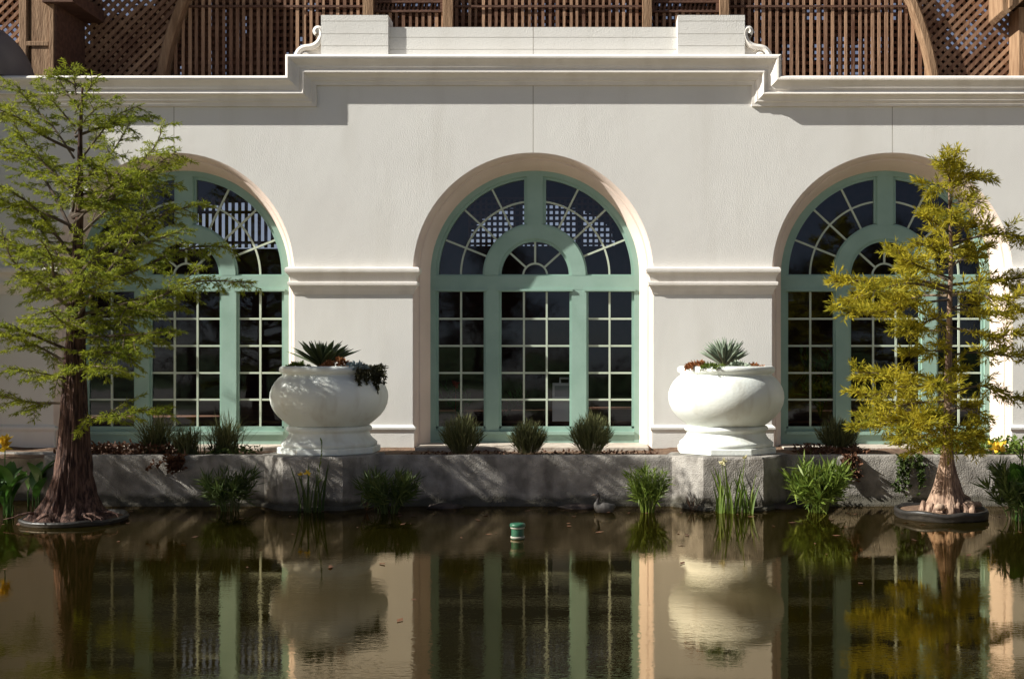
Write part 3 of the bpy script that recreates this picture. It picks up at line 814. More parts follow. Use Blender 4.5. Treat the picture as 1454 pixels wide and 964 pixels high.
# ================================================================== PLANTS IN THE BED
def tuft(c, r, h, n, mt, name, label, cat, group=None, seed=1, width=.010, spread=.10, segs=1, loc=True, dome=1.0):
    """dome-shaped bush of fine upright stems with small narrow leaves"""
    rg = np.random.default_rng(seed)
    a = rg.uniform(0,2*PI,n); q = np.sqrt(rg.uniform(0,1,n))
    top = np.stack([c[0]+q*r*np.cos(a), c[1]+q*r*np.sin(a), c[2]+h*(.35+.65*np.sqrt(np.maximum(0,1-q**2*.92)))*rg.uniform(.72,1.12,n)], 1)
    base = np.stack([c[0]+q*r*.38*np.cos(a), c[1]+q*r*.38*np.sin(a), np.full(n,c[2])], 1)
    m = MB(); V = []
    D = top-base; L = np.linalg.norm(D, axis=1, keepdims=True); D /= L
    S = unit(np.cross(D, rg.normal(size=(n,3))))*width*.5
    mid = base+D*L*.6+S*0
    V.append(np.stack([base, mid+S, top, mid-S], 1))
    for s in (.4,.6,.78):
        B = base+(top-base)*s
        V.append(kites(B, D, h*.24, width*.9, .30, 1))
    m.kites(np.concatenate(V))
    o = m.build(name, mt, loc=c); return tag(o, label, cat, group)
def arching(c, r, h, n, mt, name, label, cat, group, seed, w=.011):
    rg = random.Random(seed); m = MB()
    for i in range(n):
        az = rg.uniform(0,2*PI); q = rg.random()**.6; L = h*rg.uniform(.65,1.25); out_ = r*q*rg.uniform(.7,1.3); b0 = np.array((c[0]+rg.gauss(0,.07), c[1]+rg.gauss(0,.06), c[2]))
        dx, dy = math.cos(az), math.sin(az); sd = np.array((-dy,dx,0)); rows = []
        for k in range(6):
            s_ = k/5; p = b0+np.array((dx*out_*s_**1.6, dy*out_*s_**1.6, L*(s_-.30*q*s_**3))); ww = w*.5*(1-s_**2)+.0008
            rows.append([p-sd*ww, p+sd*ww])
        m.grid(rows)
    return tag(m.build(name, mt, loc=c), label, cat, group)
G1 = 'small rounded lavender bushes in the planter bed'
for i, (px, lab) in enumerate(((655,'leftmost of three rounded lavender bushes under the middle window'),(750,'middle of three rounded lavender bushes, the smallest one'),(839,'rightmost of three rounded lavender bushes under the middle window'))):
    c = (P(px,640,14.85)[0], -1.12, .61)
    tuft(c, (.29,.26,.30)[i], (.53,.46,.54)[i], 480, 'lav', 'lavender_bush', lab, 'bush', G1, seed=20+i)
c = (P(1190,640,15.1)[0], -.85, .61); tuft(c, .30, .48, 420, 'lav', 'lavender_bush', 'rounded lavender bush in shade right of the sunlit urn', 'bush', G1, seed=31)
for i, (px, r, h, lab) in enumerate(((222,.42,.50,'wide arching grass clump behind the cypress trunk under the left window'),(322,.36,.46,'grassy clump just left of the shaded urn'),(268,.30,.36,'short grass clump between the two larger clumps under the left window'))):
    c = (P(px,640,15.0)[0], -1.0-.05*i, .6); arching(c, r*1.25, h*1.15, 300, 'lav', 'grass_clump', lab, 'grass clump', 'grass clumps under the left window', 41+i)
def litter(name, mt, x0, x1, y0, y1, z, n, leaf, label, h=.08, w=.5, seed=3):
    rg = np.random.default_rng(seed)
    B = np.stack([rg.uniform(x0,x1,n), rg.uniform(y0,y1,n), z+rg.uniform(0,h,n)**1.0], 1)
    D = np.stack([rg.normal(size=n), rg.normal(size=n), rg.uniform(-.1,.9,n)], 1)
    m = MB(); m.kites(kites(B, D, leaf, leaf*w, .3, 2)); o = m.build(name, mt, loc=((x0+x1)/2,(y0+y1)/2,z)); o['label'] = label; o['kind'] = 'stuff'; return o
litter('bronze_groundcover', 'bronze', WX(140), WX(300), -1.40, -.75, .60, 700, .07, 'low bronze-red leaves massed under the left window', .14)
litter('bronze_groundcover', 'bronze', WX(1115), WX(1205), -1.40, -.5, .60, 420, .06, 'dark reddish leaves massed right of the sunlit urn', .10, seed=5)
litter('leaf_litter', 'bronze', WX(600), WX(930), -1.42, -.6, .605, 260, .05, 'scattered dry brown leaves on the soil under the middle window', .02, seed=6)
litter('green_groundcover', 'sedge', WX(1290), WX(1560), -1.40, -.55, .60, 1300, .075, 'low leafy green ground cover at the right end of the planter', .20, seed=7)
litter('green_groundcover', 'sedged', WX(330), WX(395), -1.40, -.7, .60, 160, .06, 'low green weeds beside the shaded urn', .10, seed=8)

# ================================================================== WATER PLANTS
def sedge(px, py, d, h, r, n, mt, label, seed, whorl=9, lw=.016, name='sedge_clump', ll=.17):
    b = P(px, py, d); b = (b[0], b[1], 0.0)
    rg = random.Random(seed); root = thing(name, b, label, 'water plant', 'leafy clumps standing in the pond')
    ms = MB(); tops = []; dirs = []
    for i in range(n):
        az = rg.uniform(0,2*PI); q = math.sqrt(rg.random()); hh = h*rg.uniform(.55,1.0)*(1-.25*q)
        b0 = (b[0]+.30*r*q*math.cos(az), b[1]+.30*r*q*math.sin(az), -.05)
        pts = [b0]; 
        for k in range(1,5):
            s = k/4; pts.append((b0[0]+.7*r*q*math.cos(az)*s**1.3, b0[1]+.7*r*q*math.sin(az)*s**1.3, hh*s))
        ms.tube(pts, [.006,.0055,.005,.004,.003], 4, False)
        for s in ((1.0,.8,.62,.45) if whorl < 10 else (1.0,.85)):
            k = s*4; i0 = min(int(k),3); fr_ = k-i0
            tops.append(np.array(pts[i0])*(1-fr_)+np.array(pts[i0+1])*fr_); dirs.append((math.cos(az)*q*.6, math.sin(az)*q*.6, 1.0))
    ms.build('stems', mt, root)
    ml = MB(); ml.kites(kites(np.array(tops), np.array(dirs), ll, lw, .60, whorl, droop=.12)); ml.build('leaves', mt, root)
    return root
sedge(327, 722, 13.9, .54, .30, 30, 'sedged', 'dark leafy clump in shade by the planter wall near the cypress', 1)
sedge(551, 724, 13.7, .53, .33, 34, 'sedged', 'dark leafy clump right of the shaded urn stand', 2)
sedge(919, 724, 13.8, .58, .25, 50, 'sedge', 'narrow bright green clump left of the sunlit urn stand', 3, whorl=6, ll=.13, lw=.013)
sedge(1162, 722, 13.8, .62, .36, 50, 'sedge', 'wide bright green clump with pointed leaves right of the sunlit urn stand', 4, ll=.20, lw=.024, whorl=8)
sedge(1445, 738, 13.2, .72, .36, 40, 'sedged', 'dark green clump at the right end of the pond', 5, ll=.2, lw=.024)
def sword_clump(px, py, d, n, h, r, mt, label, seed, flowers, w=.036, petal='yellow'):
    b = P(px, py, d); b = (b[0], b[1], 0.0); rg = random.Random(seed)
    root = thing('iris_clump', b, label, 'water plant', 'upright iris clumps standing in the pond')
    m = MB()
    for i in range(n):
        az = rg.uniform(0,2*PI); q = rg.random(); x0 = b[0]+r*.6*(rg.random()*2-1); y0 = b[1]+.12*(rg.random()*2-1); hh = h*rg.uniform(.45,1); lean = rg.uniform(-.3,.3)*hh
        fa = rg.uniform(0,PI); sx, sy = math.cos(fa), math.sin(fa)*.6; rows = []
        for k in range(6):
            s = k/5; ww = w*.5*(1-s**2.2)*(.7+.6*s)+.0015; cx_ = x0+lean*s**1.8; cy_ = y0+.08*q*s; cz = -.05+(hh+.05)*s-(.08*abs(lean)*s**3)
            rows.append([(cx_-sx*ww, cy_-sy*ww, cz), (cx_+sx*.0, cy_+.004, cz), (cx_+sx*ww, cy_+sy*ww, cz)])
        m.grid(rows)
    m.build('leaves', mt, root)
    for fx_, fz in flowers:
        x1 = b[0]+fx_; ms = MB(); ms.tube([(b[0]+fx_*.4, b[1], 0), (b[0]+fx_*.8, b[1]-.02, fz*.6), (x1, b[1]-.03, fz)], [.006,.005,.004], 5); so = ms.build('flower_stem', mt, root)
        fm = MB(); B = np.tile((x1, b[1]-.03, fz), (7,1)); D = np.array([(math.cos(a), math.sin(a), .25) for a in np.linspace(0,2*PI,7,endpoint=False)])
        fm.kites(kites(B, D, .045, .032, .4, 1)); fm.kites(kites(B, np.tile((0,0,1.),(7,1)), .045, .025, .4, 1)); fm.build('flower', petal, so)
sword_clump(440, 726, 13.75, 20, .62, .26, 'sedged', 'tall iris with yellow flowers before the shaded urn stand', 3, [(-.10,.46),(-.02,.48)])
sword_clump(1043, 724, 13.75, 34, .60, .36, 'sedge', 'upright iris clump with small faded cream flowers before the sunlit urn stand', 4, [(-.16,.60),(-.13,.63),(.12,.66)], petal='cream')
m = MB(); b = P(446,726,13.8); b = (b[0], b[1], 0)
m.tube([(b[0]+.02,b[1],0),(b[0]+.06,b[1],.45),(b[0]+.10,b[1],.86)], [.007,.005,.003], 5)
m.kites(kites(np.array([(b[0]+.03+.07*s, b[1], .25+.6*s) for s in np.linspace(0,1,14)]), np.tile((.2,0,1.),(14,1)), .10, .02, .4, 1))
tag(m.build('tall_stalk', 'sedge', loc=b), 'single tall seed stalk rising before the shaded urn foot', 'water plant')
for k, (px, py, d, lab) in enumerate(((983,722,13.85,'small dry twiggy tuft at the foot of the sunlit urn stand'),(520,716,13.85,'pale dry twigs beside the dark clump near the shaded urn'))):
    b = P(px,py,d); b = (b[0],b[1],0); m = MB(); m.kites(kites(np.tile(b,(22,1)), np.tile((0,0,1.),(22,1)), .22, .008, .6, 1)); tag(m.build('dry_tuft', 'bronze', loc=b), lab, 'dry plant')
# cannas at the left edge
def canna(px, py, d, n, h, seed, label, flower=None):
    b = P(px,py,d); b = (b[0],b[1],.0); rg = random.Random(seed); root = thing('canna_plant', b, label, 'water plant', 'broad-leaved canna plants at the pond edge')
    ms = MB(); m = MB()
    for i in range(n):
        az = rg.uniform(0,2*PI); x0 = b[0]+rg.uniform(-.10,.10); y0 = b[1]+rg.uniform(-.1,.1); hh = h*rg.uniform(.10,.62); L = rg.uniform(.34,.50)
        ms.tube([(x0,y0,-.03),(x0+.02*math.cos(az),y0,hh)], [.010,.007], 5, False)
        dx, dy = math.cos(az), math.sin(az); rows = []
        for k in range(9):
            s = k/8; ww = .075*math.sin(PI*min(1,s*.93+.03))**.8; up = hh+L*(1.08*s-.30*s*s); c_ = np.array((x0+dx*L*.52*s*s, y0+dy*L*.52*s*s, up)); sd = np.array((-dy,dx,0))
            rows.append([c_-sd*ww+np.array((0,0,.02)), c_, c_+sd*ww+np.array((0,0,.02))])
        m.grid(rows)
    ms.build('stems', 'canna', root, smooth=True); m.build('leaves', 'canna', root, smooth=True)
    if flower:
        fx_, fz = flower; fs_ = MB(); fs_.tube([(b[0],b[1],0),(b[0]+fx_,b[1]-.02,fz)], [.008,.006], 5); so = fs_.build('flower_stem', 'canna', root)
        fm = MB(); B = np.array([(b[0]+fx_+rg.uniform(-.03,.03), b[1]-.02, fz+.12*q/12) for q in range(12)]); fm.kites(kites(B, np.tile((0,-.3,.3),(12,1)), .10, .06, .9, 3)); fm.build('flower', 'yellow', so)
canna(6, 724, 13.5, 15, .52, 1, 'broad-leaved canna with a yellow flower at the left edge', (.02,.80))
canna(47, 722, 14.3, 8, .48, 3, 'flowerless broad-leaved canna between the left edge and the cypress')
canna(1452, 744, 13.0, 10, .6, 6, 'broad dark canna leaves at the right edge of the pond')
fm = thing('marigold_plant', (P(1414,640,14.6)[0], -1.40, .62), 'orange-yellow flower head above the ground cover at the right', 'flower')
m = MB(); m.tube([(P(1414,640,14.6)[0], -1.40, .58),(P(1414,640,14.6)[0]+.01,-1.43,.72)], .006, 5); m.build('stem', 'sedge', fm)
m = MB(); cc = np.array((P(1414,640,14.6)[0]+.01,-1.45,.72)); B = cc+rng.normal(size=(16,3))*np.array((.05,.03,.03)); m.kites(kites(B, np.tile((0,-.5,.6),(16,1)), .075, .05, .6, 4)); m.build('flower', 'yellow', fm)

def climber(px0, px1, seed, n, mt, label, h=.5):
    rg = np.random.default_rng(seed); m = MB(); B = []; x0, x1 = P(px0,690,14.4)[0], P(px1,690,14.4)[0]
    for i in range(9):
        x_ = rg.uniform(x0, x1); pts = [(x_, -1.55, .66), (x_+rg.normal()*.02, -1.635, .62)]
        for k in range(1,6): pts.append((pts[-1][0]+rg.normal()*.03, -1.64-rg.uniform(0,.03), .62-h*rg.uniform(.5,1)*k/5))
        m.tube(pts, .004, 4); B += [np.array(p) for p in pts[1:]]+[(np.array(pts[k])+np.array(pts[k+1]))/2 for k in range(len(pts)-1)]
    B = np.array(B); m.kites(kites(B, np.tile((0,-.5,-.1),(len(B),1)), .065, .04, .8, n)); c_ = ((x0+x1)/2, -1.6, .62)
    tag(m.build('climber', mt, loc=c_), label, 'plant', 'straggling weeds on the planter wall')
climber(1278, 1312, 3, 4, 'sedged', 'straggling green climber on the planter wall behind the golden cypress')
climber(1195, 1215, 4, 3, 'bronze', 'dry brown weed hanging over the wall right of the sunlit urn stand', .3)
climber(232, 262, 6, 3, 'bronze', 'dry brown weed hanging over the wall beside the tall cypress trunk', .18)
# ================================================================== TREES
def trunk_mesh(c, prof, flutes, seed, lean=(0,0), n=120, top=None, ridge=.10):
    """prof: (height, radius) list; fluted and flared towards the base"""
    m = MB(); rows = []; rg = random.Random(seed); ph = [rg.uniform(0,2*PI) for _ in range(8)]
    H = prof[-1][0]; hs = []
    for (h0,r0),(h1,r1) in zip(prof[:-1], prof[1:]):
        k = max(2, int((h1-h0)/.03)); hs += [(h0+(h1-h0)*i/k, r0+(r1-r0)*i/k) for i in range(k)]
    hs.append(prof[-1])
    for h, r in hs:
        fl = max(0, 1-h/flutes[0])**1.6*flutes[1]; row = []
        for k in range(n):
            t_ = 2*PI*k/n
            f = fl*(.55*math.cos(5*t_+ph[0]+h*.7)+.35*math.cos(8*t_+ph[1])+.25*math.cos(3*t_+ph[2]))
            rn = mnoise.noise(Vector((math.cos(t_)*6.5, math.sin(t_)*6.5, h*1.5+seed*3))); f += ridge*(1-abs(rn)*3.2)*min(1,r/.08)
            rn = mnoise.noise(Vector((math.cos(t_)*14, math.sin(t_)*14, h*3.1+seed*5))); f += ridge*.45*(1-abs(rn)*3.0)*min(1,r/.08)
            f += .07*mnoise.noise(Vector((math.cos(t_)*3, math.sin(t_)*3, h*1.6+seed)))+.05*mnoise.noise(Vector((math.cos(t_)*9, math.sin(t_)*9, h*1.2+seed)))
            wob = .035*mnoise.noise(Vector((h*.9, seed, 0)))*min(1,h)
            row.append((c[0]+lean[0]*h/H+wob+r*(1+f)*math.cos(t_), c[1]+lean[1]*h/H+r*(1+f)*math.sin(t_), c[2]+h))
        rows.append(row)
    m.grid(rows, True); return m
def smooth_path(pts, k=4):
    q = [np.array(p, float) for p in pts]; out = []
    for i in range(len(q)-1):
        p0, p1, p2, p3 = q[max(i-1,0)], q[i], q[i+1], q[min(i+2,len(q)-1)]
        for j in range(k):
            s = j/k; out.append(.5*((2*p1)+(-p0+p2)*s+(2*p0-5*p1+4*p2-p3)*s*s+(-p0+3*p1-3*p2+p3)*s**3))
    out.append(q[-1]); return out

def grow(limbs, mb_wood, sec_gap, sec_len, sec_ang, spray_gap, blade, bw, k, spread, droop, seed, start=.18, flat=.5, primk=1.0):
    """limbs: list of (points, r0). Adds twigs and returns kite leaves."""
    rg = random.Random(seed); bases = []; dirs = []
    for pts, r0 in limbs:
        pts = smooth_path(pts, 5); n = len(pts); seg = [np.linalg.norm(pts[i+1]-pts[i]) for i in range(n-1)]; L = sum(seg)
        mb_wood.tube(pts, [r0*(1-.88*i/(n-1))+.002 for i in range(n)], 6, True)
        # walk along the limb
        s = start*L; side = 1
        cum = np.concatenate([[0], np.cumsum(seg)])
        def at(s_):
            i = min(int(np.searchsorted(cum, s_, 'right'))-1, n-2); f = (s_-cum[i])/max(seg[i],1e-6)
            return pts[i]*(1-f)+pts[i+1]*f, unit(pts[i+1]-pts[i])
        while s < L:
            p, t_ = at(s); u = s/L
            hor = unit(np.cross(t_, np.array((0,0,1.))))*side
            ang = sec_ang*rg.uniform(.75,1.2); d = t_*math.cos(ang)+hor*math.sin(ang)+np.array((rg.gauss(0,.12),rg.gauss(0,.12),rg.gauss(.02,flat*.5)))
            d = unit(d); sl = sec_len*(1.05-u*.75)*rg.uniform(.55,1.15)*min(1.0,.5+L*.45)
            q = [p]; dd = d.copy()
            for j in range(4):
                dd = unit(dd+np.array((rg.gauss(0,.10),rg.gauss(0,.10),rg.gauss(-droop*.25,.08)))); q.append(q[-1]+dd*sl/4)
            mb_wood.tube(q, [.0065,.0055,.0045,.0035,.002], 4, False)
            ns = max(3, int(sl/spray_gap))
            for j in range(ns):
                f = (j+.6)/ns*4; i0 = min(int(f),3); pp = q[i0]*(1-(f-i0))+q[i0+1]*(f-i0); td = unit(q[i0+1]-q[i0])
                sd = unit(np.cross(td, np.array((0,0,1.))))*(1 if j%2 else -1)
                bases.append(pp); dirs.append(unit(td*.75+sd*.75+np.array((0,0,rg.uniform(-.25,.2)-droop*.3))))
            bases.append(q[-1]); dirs.append(dd)
            # foliage on the limb itself
            if u > .35:
                bases.append(p); dirs.append(unit(t_+np.array((rg.gauss(0,.3),rg.gauss(0,.3),.25))))
            s += sec_gap*rg.uniform(.7,1.3); side = -side
    B = np.array(bases); D = np.array(dirs)
    # every spray is a little feather: a spine of points with blades on it
    V = []
    fe = blade*1.15
    for s in (0, .33, .66, 1.0):
        V.append(kites(B+D*fe*s, D, blade*(1-.25*s), bw, spread, k, droop=droop*.5))
    return np.concatenate(V)

# ---- left tree: bald cypress in a round tub
DT = 13.0
tb = P(103, 738, DT); tb = (tb[0], tb[1], 0.0)
def LP(px, py, off=0.0):
    return P(px, py, DT+off)
def left_limbs():
    Ls = []
    T = lambda y: (103+ (0 if y > 300 else (300-y)*.03), y)
    ex = [  # (trunk y), [(px,py,depth)...], r0
        (272, [(38,206,-.1),(10,150,-.2)], .022),
        (290, [(129,244,-.1),(155,223,-.15),(190,165,-.2)], .026),
        (278, [(164,270,.1),(250,262,.2)], .018),
        (365, [(53,300,-.2),(20,275,-.3),(-20,255,-.4)], .026),
        (440, [(60,405,-.2),(18,370,-.4),(2,325,-.5)], .028),
        (460, [(150,390,-.3),(180,350,-.45),(205,293,-.5),(193,235,-.55)], .026),
        (472, [(140,451,-.2),(205,431,-.4),(251,408,-.5),(280,380,-.55)], .030),
        (500, [(30,470,-.3),(-30,462,-.5)], .026),
        (520, [(50,490,.1),(-10,470,.2)], .024),
        (572, [(40,571,-.15),(0,561,-.25),(-40,560,-.3)], .020),
        (585, [(150,592,-.15),(190,583,-.3),(240,580,-.4)], .014),
        (450, [(200,425,.1),(280,400,.1),(360,402,.1)], .028),
        (425, [(190,385,.2),(270,352,.35),(335,352,.4)], .026),
        (400, [(160,340,-.2),(230,305,-.3),(285,290,-.35)], .024),
        (345, [(150,300,.3),(210,255,.5),(255,228,.6)], .022),
        (320, [(160,262,-.3),(215,215,-.5),(232,178,-.55)], .020),
        (240, [(135,200,.1),(165,165,.2),(200,150,.25)], .016),
        (225, [(75,180,.1),(45,150,.2),(20,118,.3)], .016),
        (190, [(130,160,-.1),(160,140,-.15)], .012),
        (180, [(80,150,-.1),(60,125,-.15)], .012),
        (160, [(120,135,.1),(140,112,.15)], .010),
        (150, [(90,125,.1),(80,102,.1)], .009),
        (135, [(106,115,0),(108,98,0)], .009),
        (480, [(190,475,-.5),(250,470,-.8)], .022),
        (505, [(150,500,-.35),(200,505,-.6)], .018),
        (510, [(170,490,.3),(235,482,.5)], .018),
        (410, [(30,350,.4),(-40,320,.7)], .024),
        (330, [(60,250,.4),(15,215,.6),(-25,180,.7)], .022),
        (395, [(60,330,.7),(40,290,1.1)], .022),
        (385, [(150,340,.8),(180,300,1.3)], .022),
        (430, [(120,400,-.8),(130,385,-1.5)], .024),
        (470, [(85,455,-.8),(70,440,-1.5)], .024),
        (300, [(110,260,-.6),(118,225,-1.0)], .018),
        (540, [(60,530,-.3),(10,522,-.5)], .016),
        (530, [(130,520,-.5),(170,525,-.9)], .016),
    ]
    for y, q, r0 in ex:
        tx, ty = T(y)
        Ls.append(([LP(tx,ty,0)]+[LP(a,b_,o) for a,b_,o in q], r0*.78))
    return Ls
def fill_limbs(P0, D0, y0, y1, n, prof, seed, scale, rise):
    rg = random.Random(seed); out_ = []
    for i in range(n):
        u = (i+rg.random())/n; y = y0+(y1-y0)*u; az = i*2.39996+rg.uniform(-.3,.3); L = np.interp(u, *prof)*rg.uniform(.7,1.1)
        b0 = np.array(P0(y)); d = np.array((math.cos(az), math.sin(az), 0)); pts = [b0]
        for k in (1,2,3): pts.append(b0+d*L*k/3+np.array((rg.gauss(0,.05)*L, rg.gauss(0,.05)*L, rise*L*k/3-.10*L*(k/3)**2)))
        out_.append((pts, .006+.012*L))
    return out_
tree1 = thing('cypress_tree', tb, 'tall dark-trunked bald cypress with feathery green tiers at the left of the pond', 'tree')
tp_ = [(-.02,.47),(.05,.40),(.14,.315),(.3,.240),(.55,.188),(.85,.158),(1.2,.136),(1.6,.117),(2.1,.098),(2.8,.064),(3.5,.043),(4.3,.026),(5.0,.011)]
trunk_mesh(tb, tp_, (1.3,.17), 3, (.10,0)).build('trunk', 'bark', tree1, smooth=True)
wd = MB(); V = grow(left_limbs()+fill_limbs(lambda y: LP(103+(0 if y > 300 else (300-y)*.03), y), DT, 500, 120, 10, ([0,.25,.6,.85,1],[1.1,1.8,1.5,.9,.40]), 12, 1, .45), wd, .072, .53, R(56), .045, .062, .0082, 5, .48, .40, 5)
wd.build('branches', 'twig', tree1)
cw = MB(); cw.kites(V); cw.build('crown', 'cyp1', tree1)
# a second cypress beyond the left edge: only its shade is seen, on the urn and the planter wall
t2 = copy_tree(tree1, (tb[0]-3.75, tb[1]-.05, 0), 2.1, 1.15)
t2['label'] = 'bald cypress standing past the left edge that throws shade on the urn'

# ---- right tree: small golden cypress
DR = 13.35
rb = P(1344, 722, DR); rb = (rb[0], rb[1], .07)
def RP(px, py, off=0.0): return P(px, py, DR+off)
tree2 = thing('golden_cypress_tree', rb, 'small yellow-green cypress with cloud-like layers in a black tub at the right', 'tree')
tp2 = [(-.05,.285),(.05,.24),(.14,.20),(.3,.150),(.45,.112),(.6,.078),(.8,.058),(1.1,.047),(1.6,.040),(2.2,.033),(2.9,.024),(3.6,.015),(4.15,.007)]
trunk_mesh(rb, tp2, (.62,.26), 8, (.06,0), n=110, ridge=.055).build('trunk', 'bark2', tree2, smooth=True)
rl_ = []
def radd(y, q, r0): rl_.append(([RP(1345+(600-y)*.02, y, 0)]+[RP(a,b_,o) for a,b_,o in q], r0))
for a in [
    (300,[(1352,255,0),(1356,218,0)],.010),(275,[(1330,262,-.1),(1312,262,-.15)],.009),(268,[(1378,255,.1),(1402,248,.15)],.009),(290,[(1372,285,-.2),(1392,285,-.3)],.009),(262,[(1345,245,-.2),(1340,228,-.3)],.008),
    (330,[(1325,315,-.15),(1308,308,-.25)],.011),(335,[(1372,325,.1),(1400,322,.2)],.012),(345,[(1395,335,-.05),(1430,332,-.1),(1458,345,-.1)],.014),(325,[(1350,315,-.3),(1352,305,-.5)],.01),
    (372,[(1320,350,-.2),(1300,345,-.3)],.013),(380,[(1375,362,.2),(1405,352,.3)],.013),(365,[(1340,345,.4),(1338,330,.6)],.012),
    (408,[(1300,398,-.1),(1250,400,-.2),(1200,398,-.25),(1180,402,-.25)],.020),(415,[(1295,402,-.5),(1245,412,-.8),(1205,428,-.95)],.018),(400,[(1300,375,.2),(1260,352,.3)],.015),
    (420,[(1310,420,.3),(1265,430,.5),(1225,440,.6)],.016),(425,[(1300,432,-.3),(1240,445,-.5),(1190,440,-.6)],.016),(395,[(1310,380,-.4),(1285,368,-.6)],.013),
    (405,[(1390,400,.1),(1425,398,.2),(1470,392,.2)],.018),(420,[(1380,415,-.4),(1415,425,-.7),(1450,420,-.9)],.016),(440,[(1385,440,.4),(1430,445,.6),(1480,440,.7)],.016),
    (450,[(1320,455,-.4),(1285,470,-.6)],.014),(465,[(1378,470,-.2),(1410,480,-.3),(1450,470,-.4)],.014),(470,[(1310,468,.2),(1275,462,.3)],.012),
    (500,[(1315,498,-.2),(1290,505,-.3)],.010),(505,[(1385,500,.1),(1425,505,.2),(1470,510,.2)],.014),
    (545,[(1300,532,-.1),(1250,530,-.15),(1215,528,-.15)],.018),(550,[(1290,548,-.4),(1245,560,-.6),(1215,556,-.7)],.016),(560,[(1390,548,.1),(1430,560,.2),(1470,575,.2)],.014),
    (570,[(1300,572,.2),(1260,580,.3),(1225,592,.3)],.016),(585,[(1295,592,-.3),(1250,602,-.4),(1218,606,-.45)],.016),(590,[(1310,600,-.6),(1275,615,-.9)],.015),(580,[(1380,580,-.3),(1400,590,-.45)],.014),
    (600,[(1320,615,.1),(1290,628,.2),(1270,632,.2)],.014),(605,[(1368,610,.1),(1390,620,.1)],.013),(610,[(1345,612,-.4),(1340,630,-.7)],.013),(575,[(1350,555,.4),(1355,540,.7)],.013),(595,[(1330,590,-.5),(1310,600,-.9)],.013),
    (560,[(1335,545,-.5),(1325,545,-.8)],.013),(620,[(1365,625,-.3),(1385,638,-.4)],.011),(620,[(1325,632,-.2),(1300,642,-.3)],.011)]:
    radd(*a)
rl_ += fill_limbs(lambda y: RP(1345+(600-y)*.02, y), DR, 635, 225, 12, ([0,.12,.25,.32,.42,.5,.6,.75,.85,1],[.46,.48,.22,.10,.12,.34,.32,.16,.30,.14]), 21, 1, .30)
wd = MB(); V = grow(rl_, wd, .062, .25, R(52), .044, .098, .0135, 4, .50, -.03, 9, start=.30, flat=1.2)
wd.build('branches', 'twig', tree2); cw = MB(); cw.kites(V); cw.build('crown', 'cyp2', tree2)

# ---- tubs, roots, stones
def tub(c, r, h, label, seed, sq=1.0):
    tbn = thing('tree_tub', (c[0], c[1], 0), label, 'tub', 'low round tubs holding the pond trees')
    m = MB(); rows = []
    for rr_, hh in ((r*.86,-.12),(r*.97,.0),(r,.02),(r*.99,h*.55),(r*1.01,h*.6),(r,h-.015),(r*.985,h),(r*.94,h),(r*.92,h-.05),(r*.3,h-.05),(.01,h-.05)):
        rows.append([(c[0]+rr_*math.cos(2*PI*k/64), c[1]+rr_*sq*math.sin(2*PI*k/64), hh+.026*mnoise.noise(Vector((math.cos(2*PI*k/64)*2, math.sin(2*PI*k/64)*2, seed)))) for k in range(64)])
    m.grid(rows, True); m.build('shell', 'black', tbn, smooth=True)
    m = MB(); m.lathe([(r*.93,h-.03),(r*.6,h-.02),(.01,h-.01)], c[0], c[1], 0, 40); m.build('soil_fill', 'soil', tbn, smooth=True)
    return tbn
tub((tb[0]+.0, tb[1]+.05), .58, .060, 'low dark tub around the flared foot of the tall cypress', 1)
tub((P(1336,730,13.4)[0], P(1336,730,13.4)[1]), .54, .105, 'low black tub filled with roots and stones under the golden cypress', 2)
rr = random.Random(9)
c2 = P(1336,730,13.4); c2 = (c2[0], c2[1])
G = 'stones in the black tub'
for i, (dx, dy, s, lab) in enumerate(((.27,-.22,.075,'largest round stone at the right of the black tub'),(.40,-.10,.055,'brown stone at the right rim of the black tub'),(.30,.12,.10,'big brown stone behind the roots in the black tub'),(-.12,-.36,.06,'reddish stone at the front of the black tub'))):
    m = MB(); b = (c2[0]+dx, c2[1]+dy, .13+s*.5); m.blob(b, (s,s*.9,s*.72), i+3, 14, 9); tag(m.build('stone', 'stone', loc=b, smooth=True), lab, 'stone', G)
for i in range(16):
    kn = MB()
    a = rr.uniform(PI*.9, PI*2.05); q = rr.uniform(.20,.40); x0, y0 = rb[0]-.02+q*math.cos(a)*1.05, rb[1]+q*math.sin(a)*.8
    kn.tube([(x0,y0,.06),(x0+rr.uniform(-.02,.02),y0,.12),(x0+rr.uniform(-.03,.03),y0,.15+rr.uniform(.02,.09))], [.055,.042,.018], 9)
    kn.tube([(rb[0]+.1*math.cos(a), rb[1]+.1*math.sin(a), .16),(rb[0]+.2*math.cos(a)+rr.uniform(-.04,.04), rb[1]+.2*math.sin(a), .14),(x0,y0,.10)], [.045,.035,.03], 8); kn.build('root', 'bark2', tree2, smooth=True)
for i in range(6):
    rt = MB()
    a = rr.uniform(PI*1.1, PI*1.95); p0 = np.array((tb[0]+.40*math.cos(a), tb[1]+.40*math.sin(a), .12)); pts = [p0]
    for k in range(4): pts.append(pts[-1]+np.array((.07*math.cos(a)+rr.uniform(-.05,.05), .06*math.sin(a), -.02 if k else .01)))
    rt.tube(pts, [.022,.015,.010,.007,.004], 6); rt.build('root', 'bark', tree1, smooth=True)

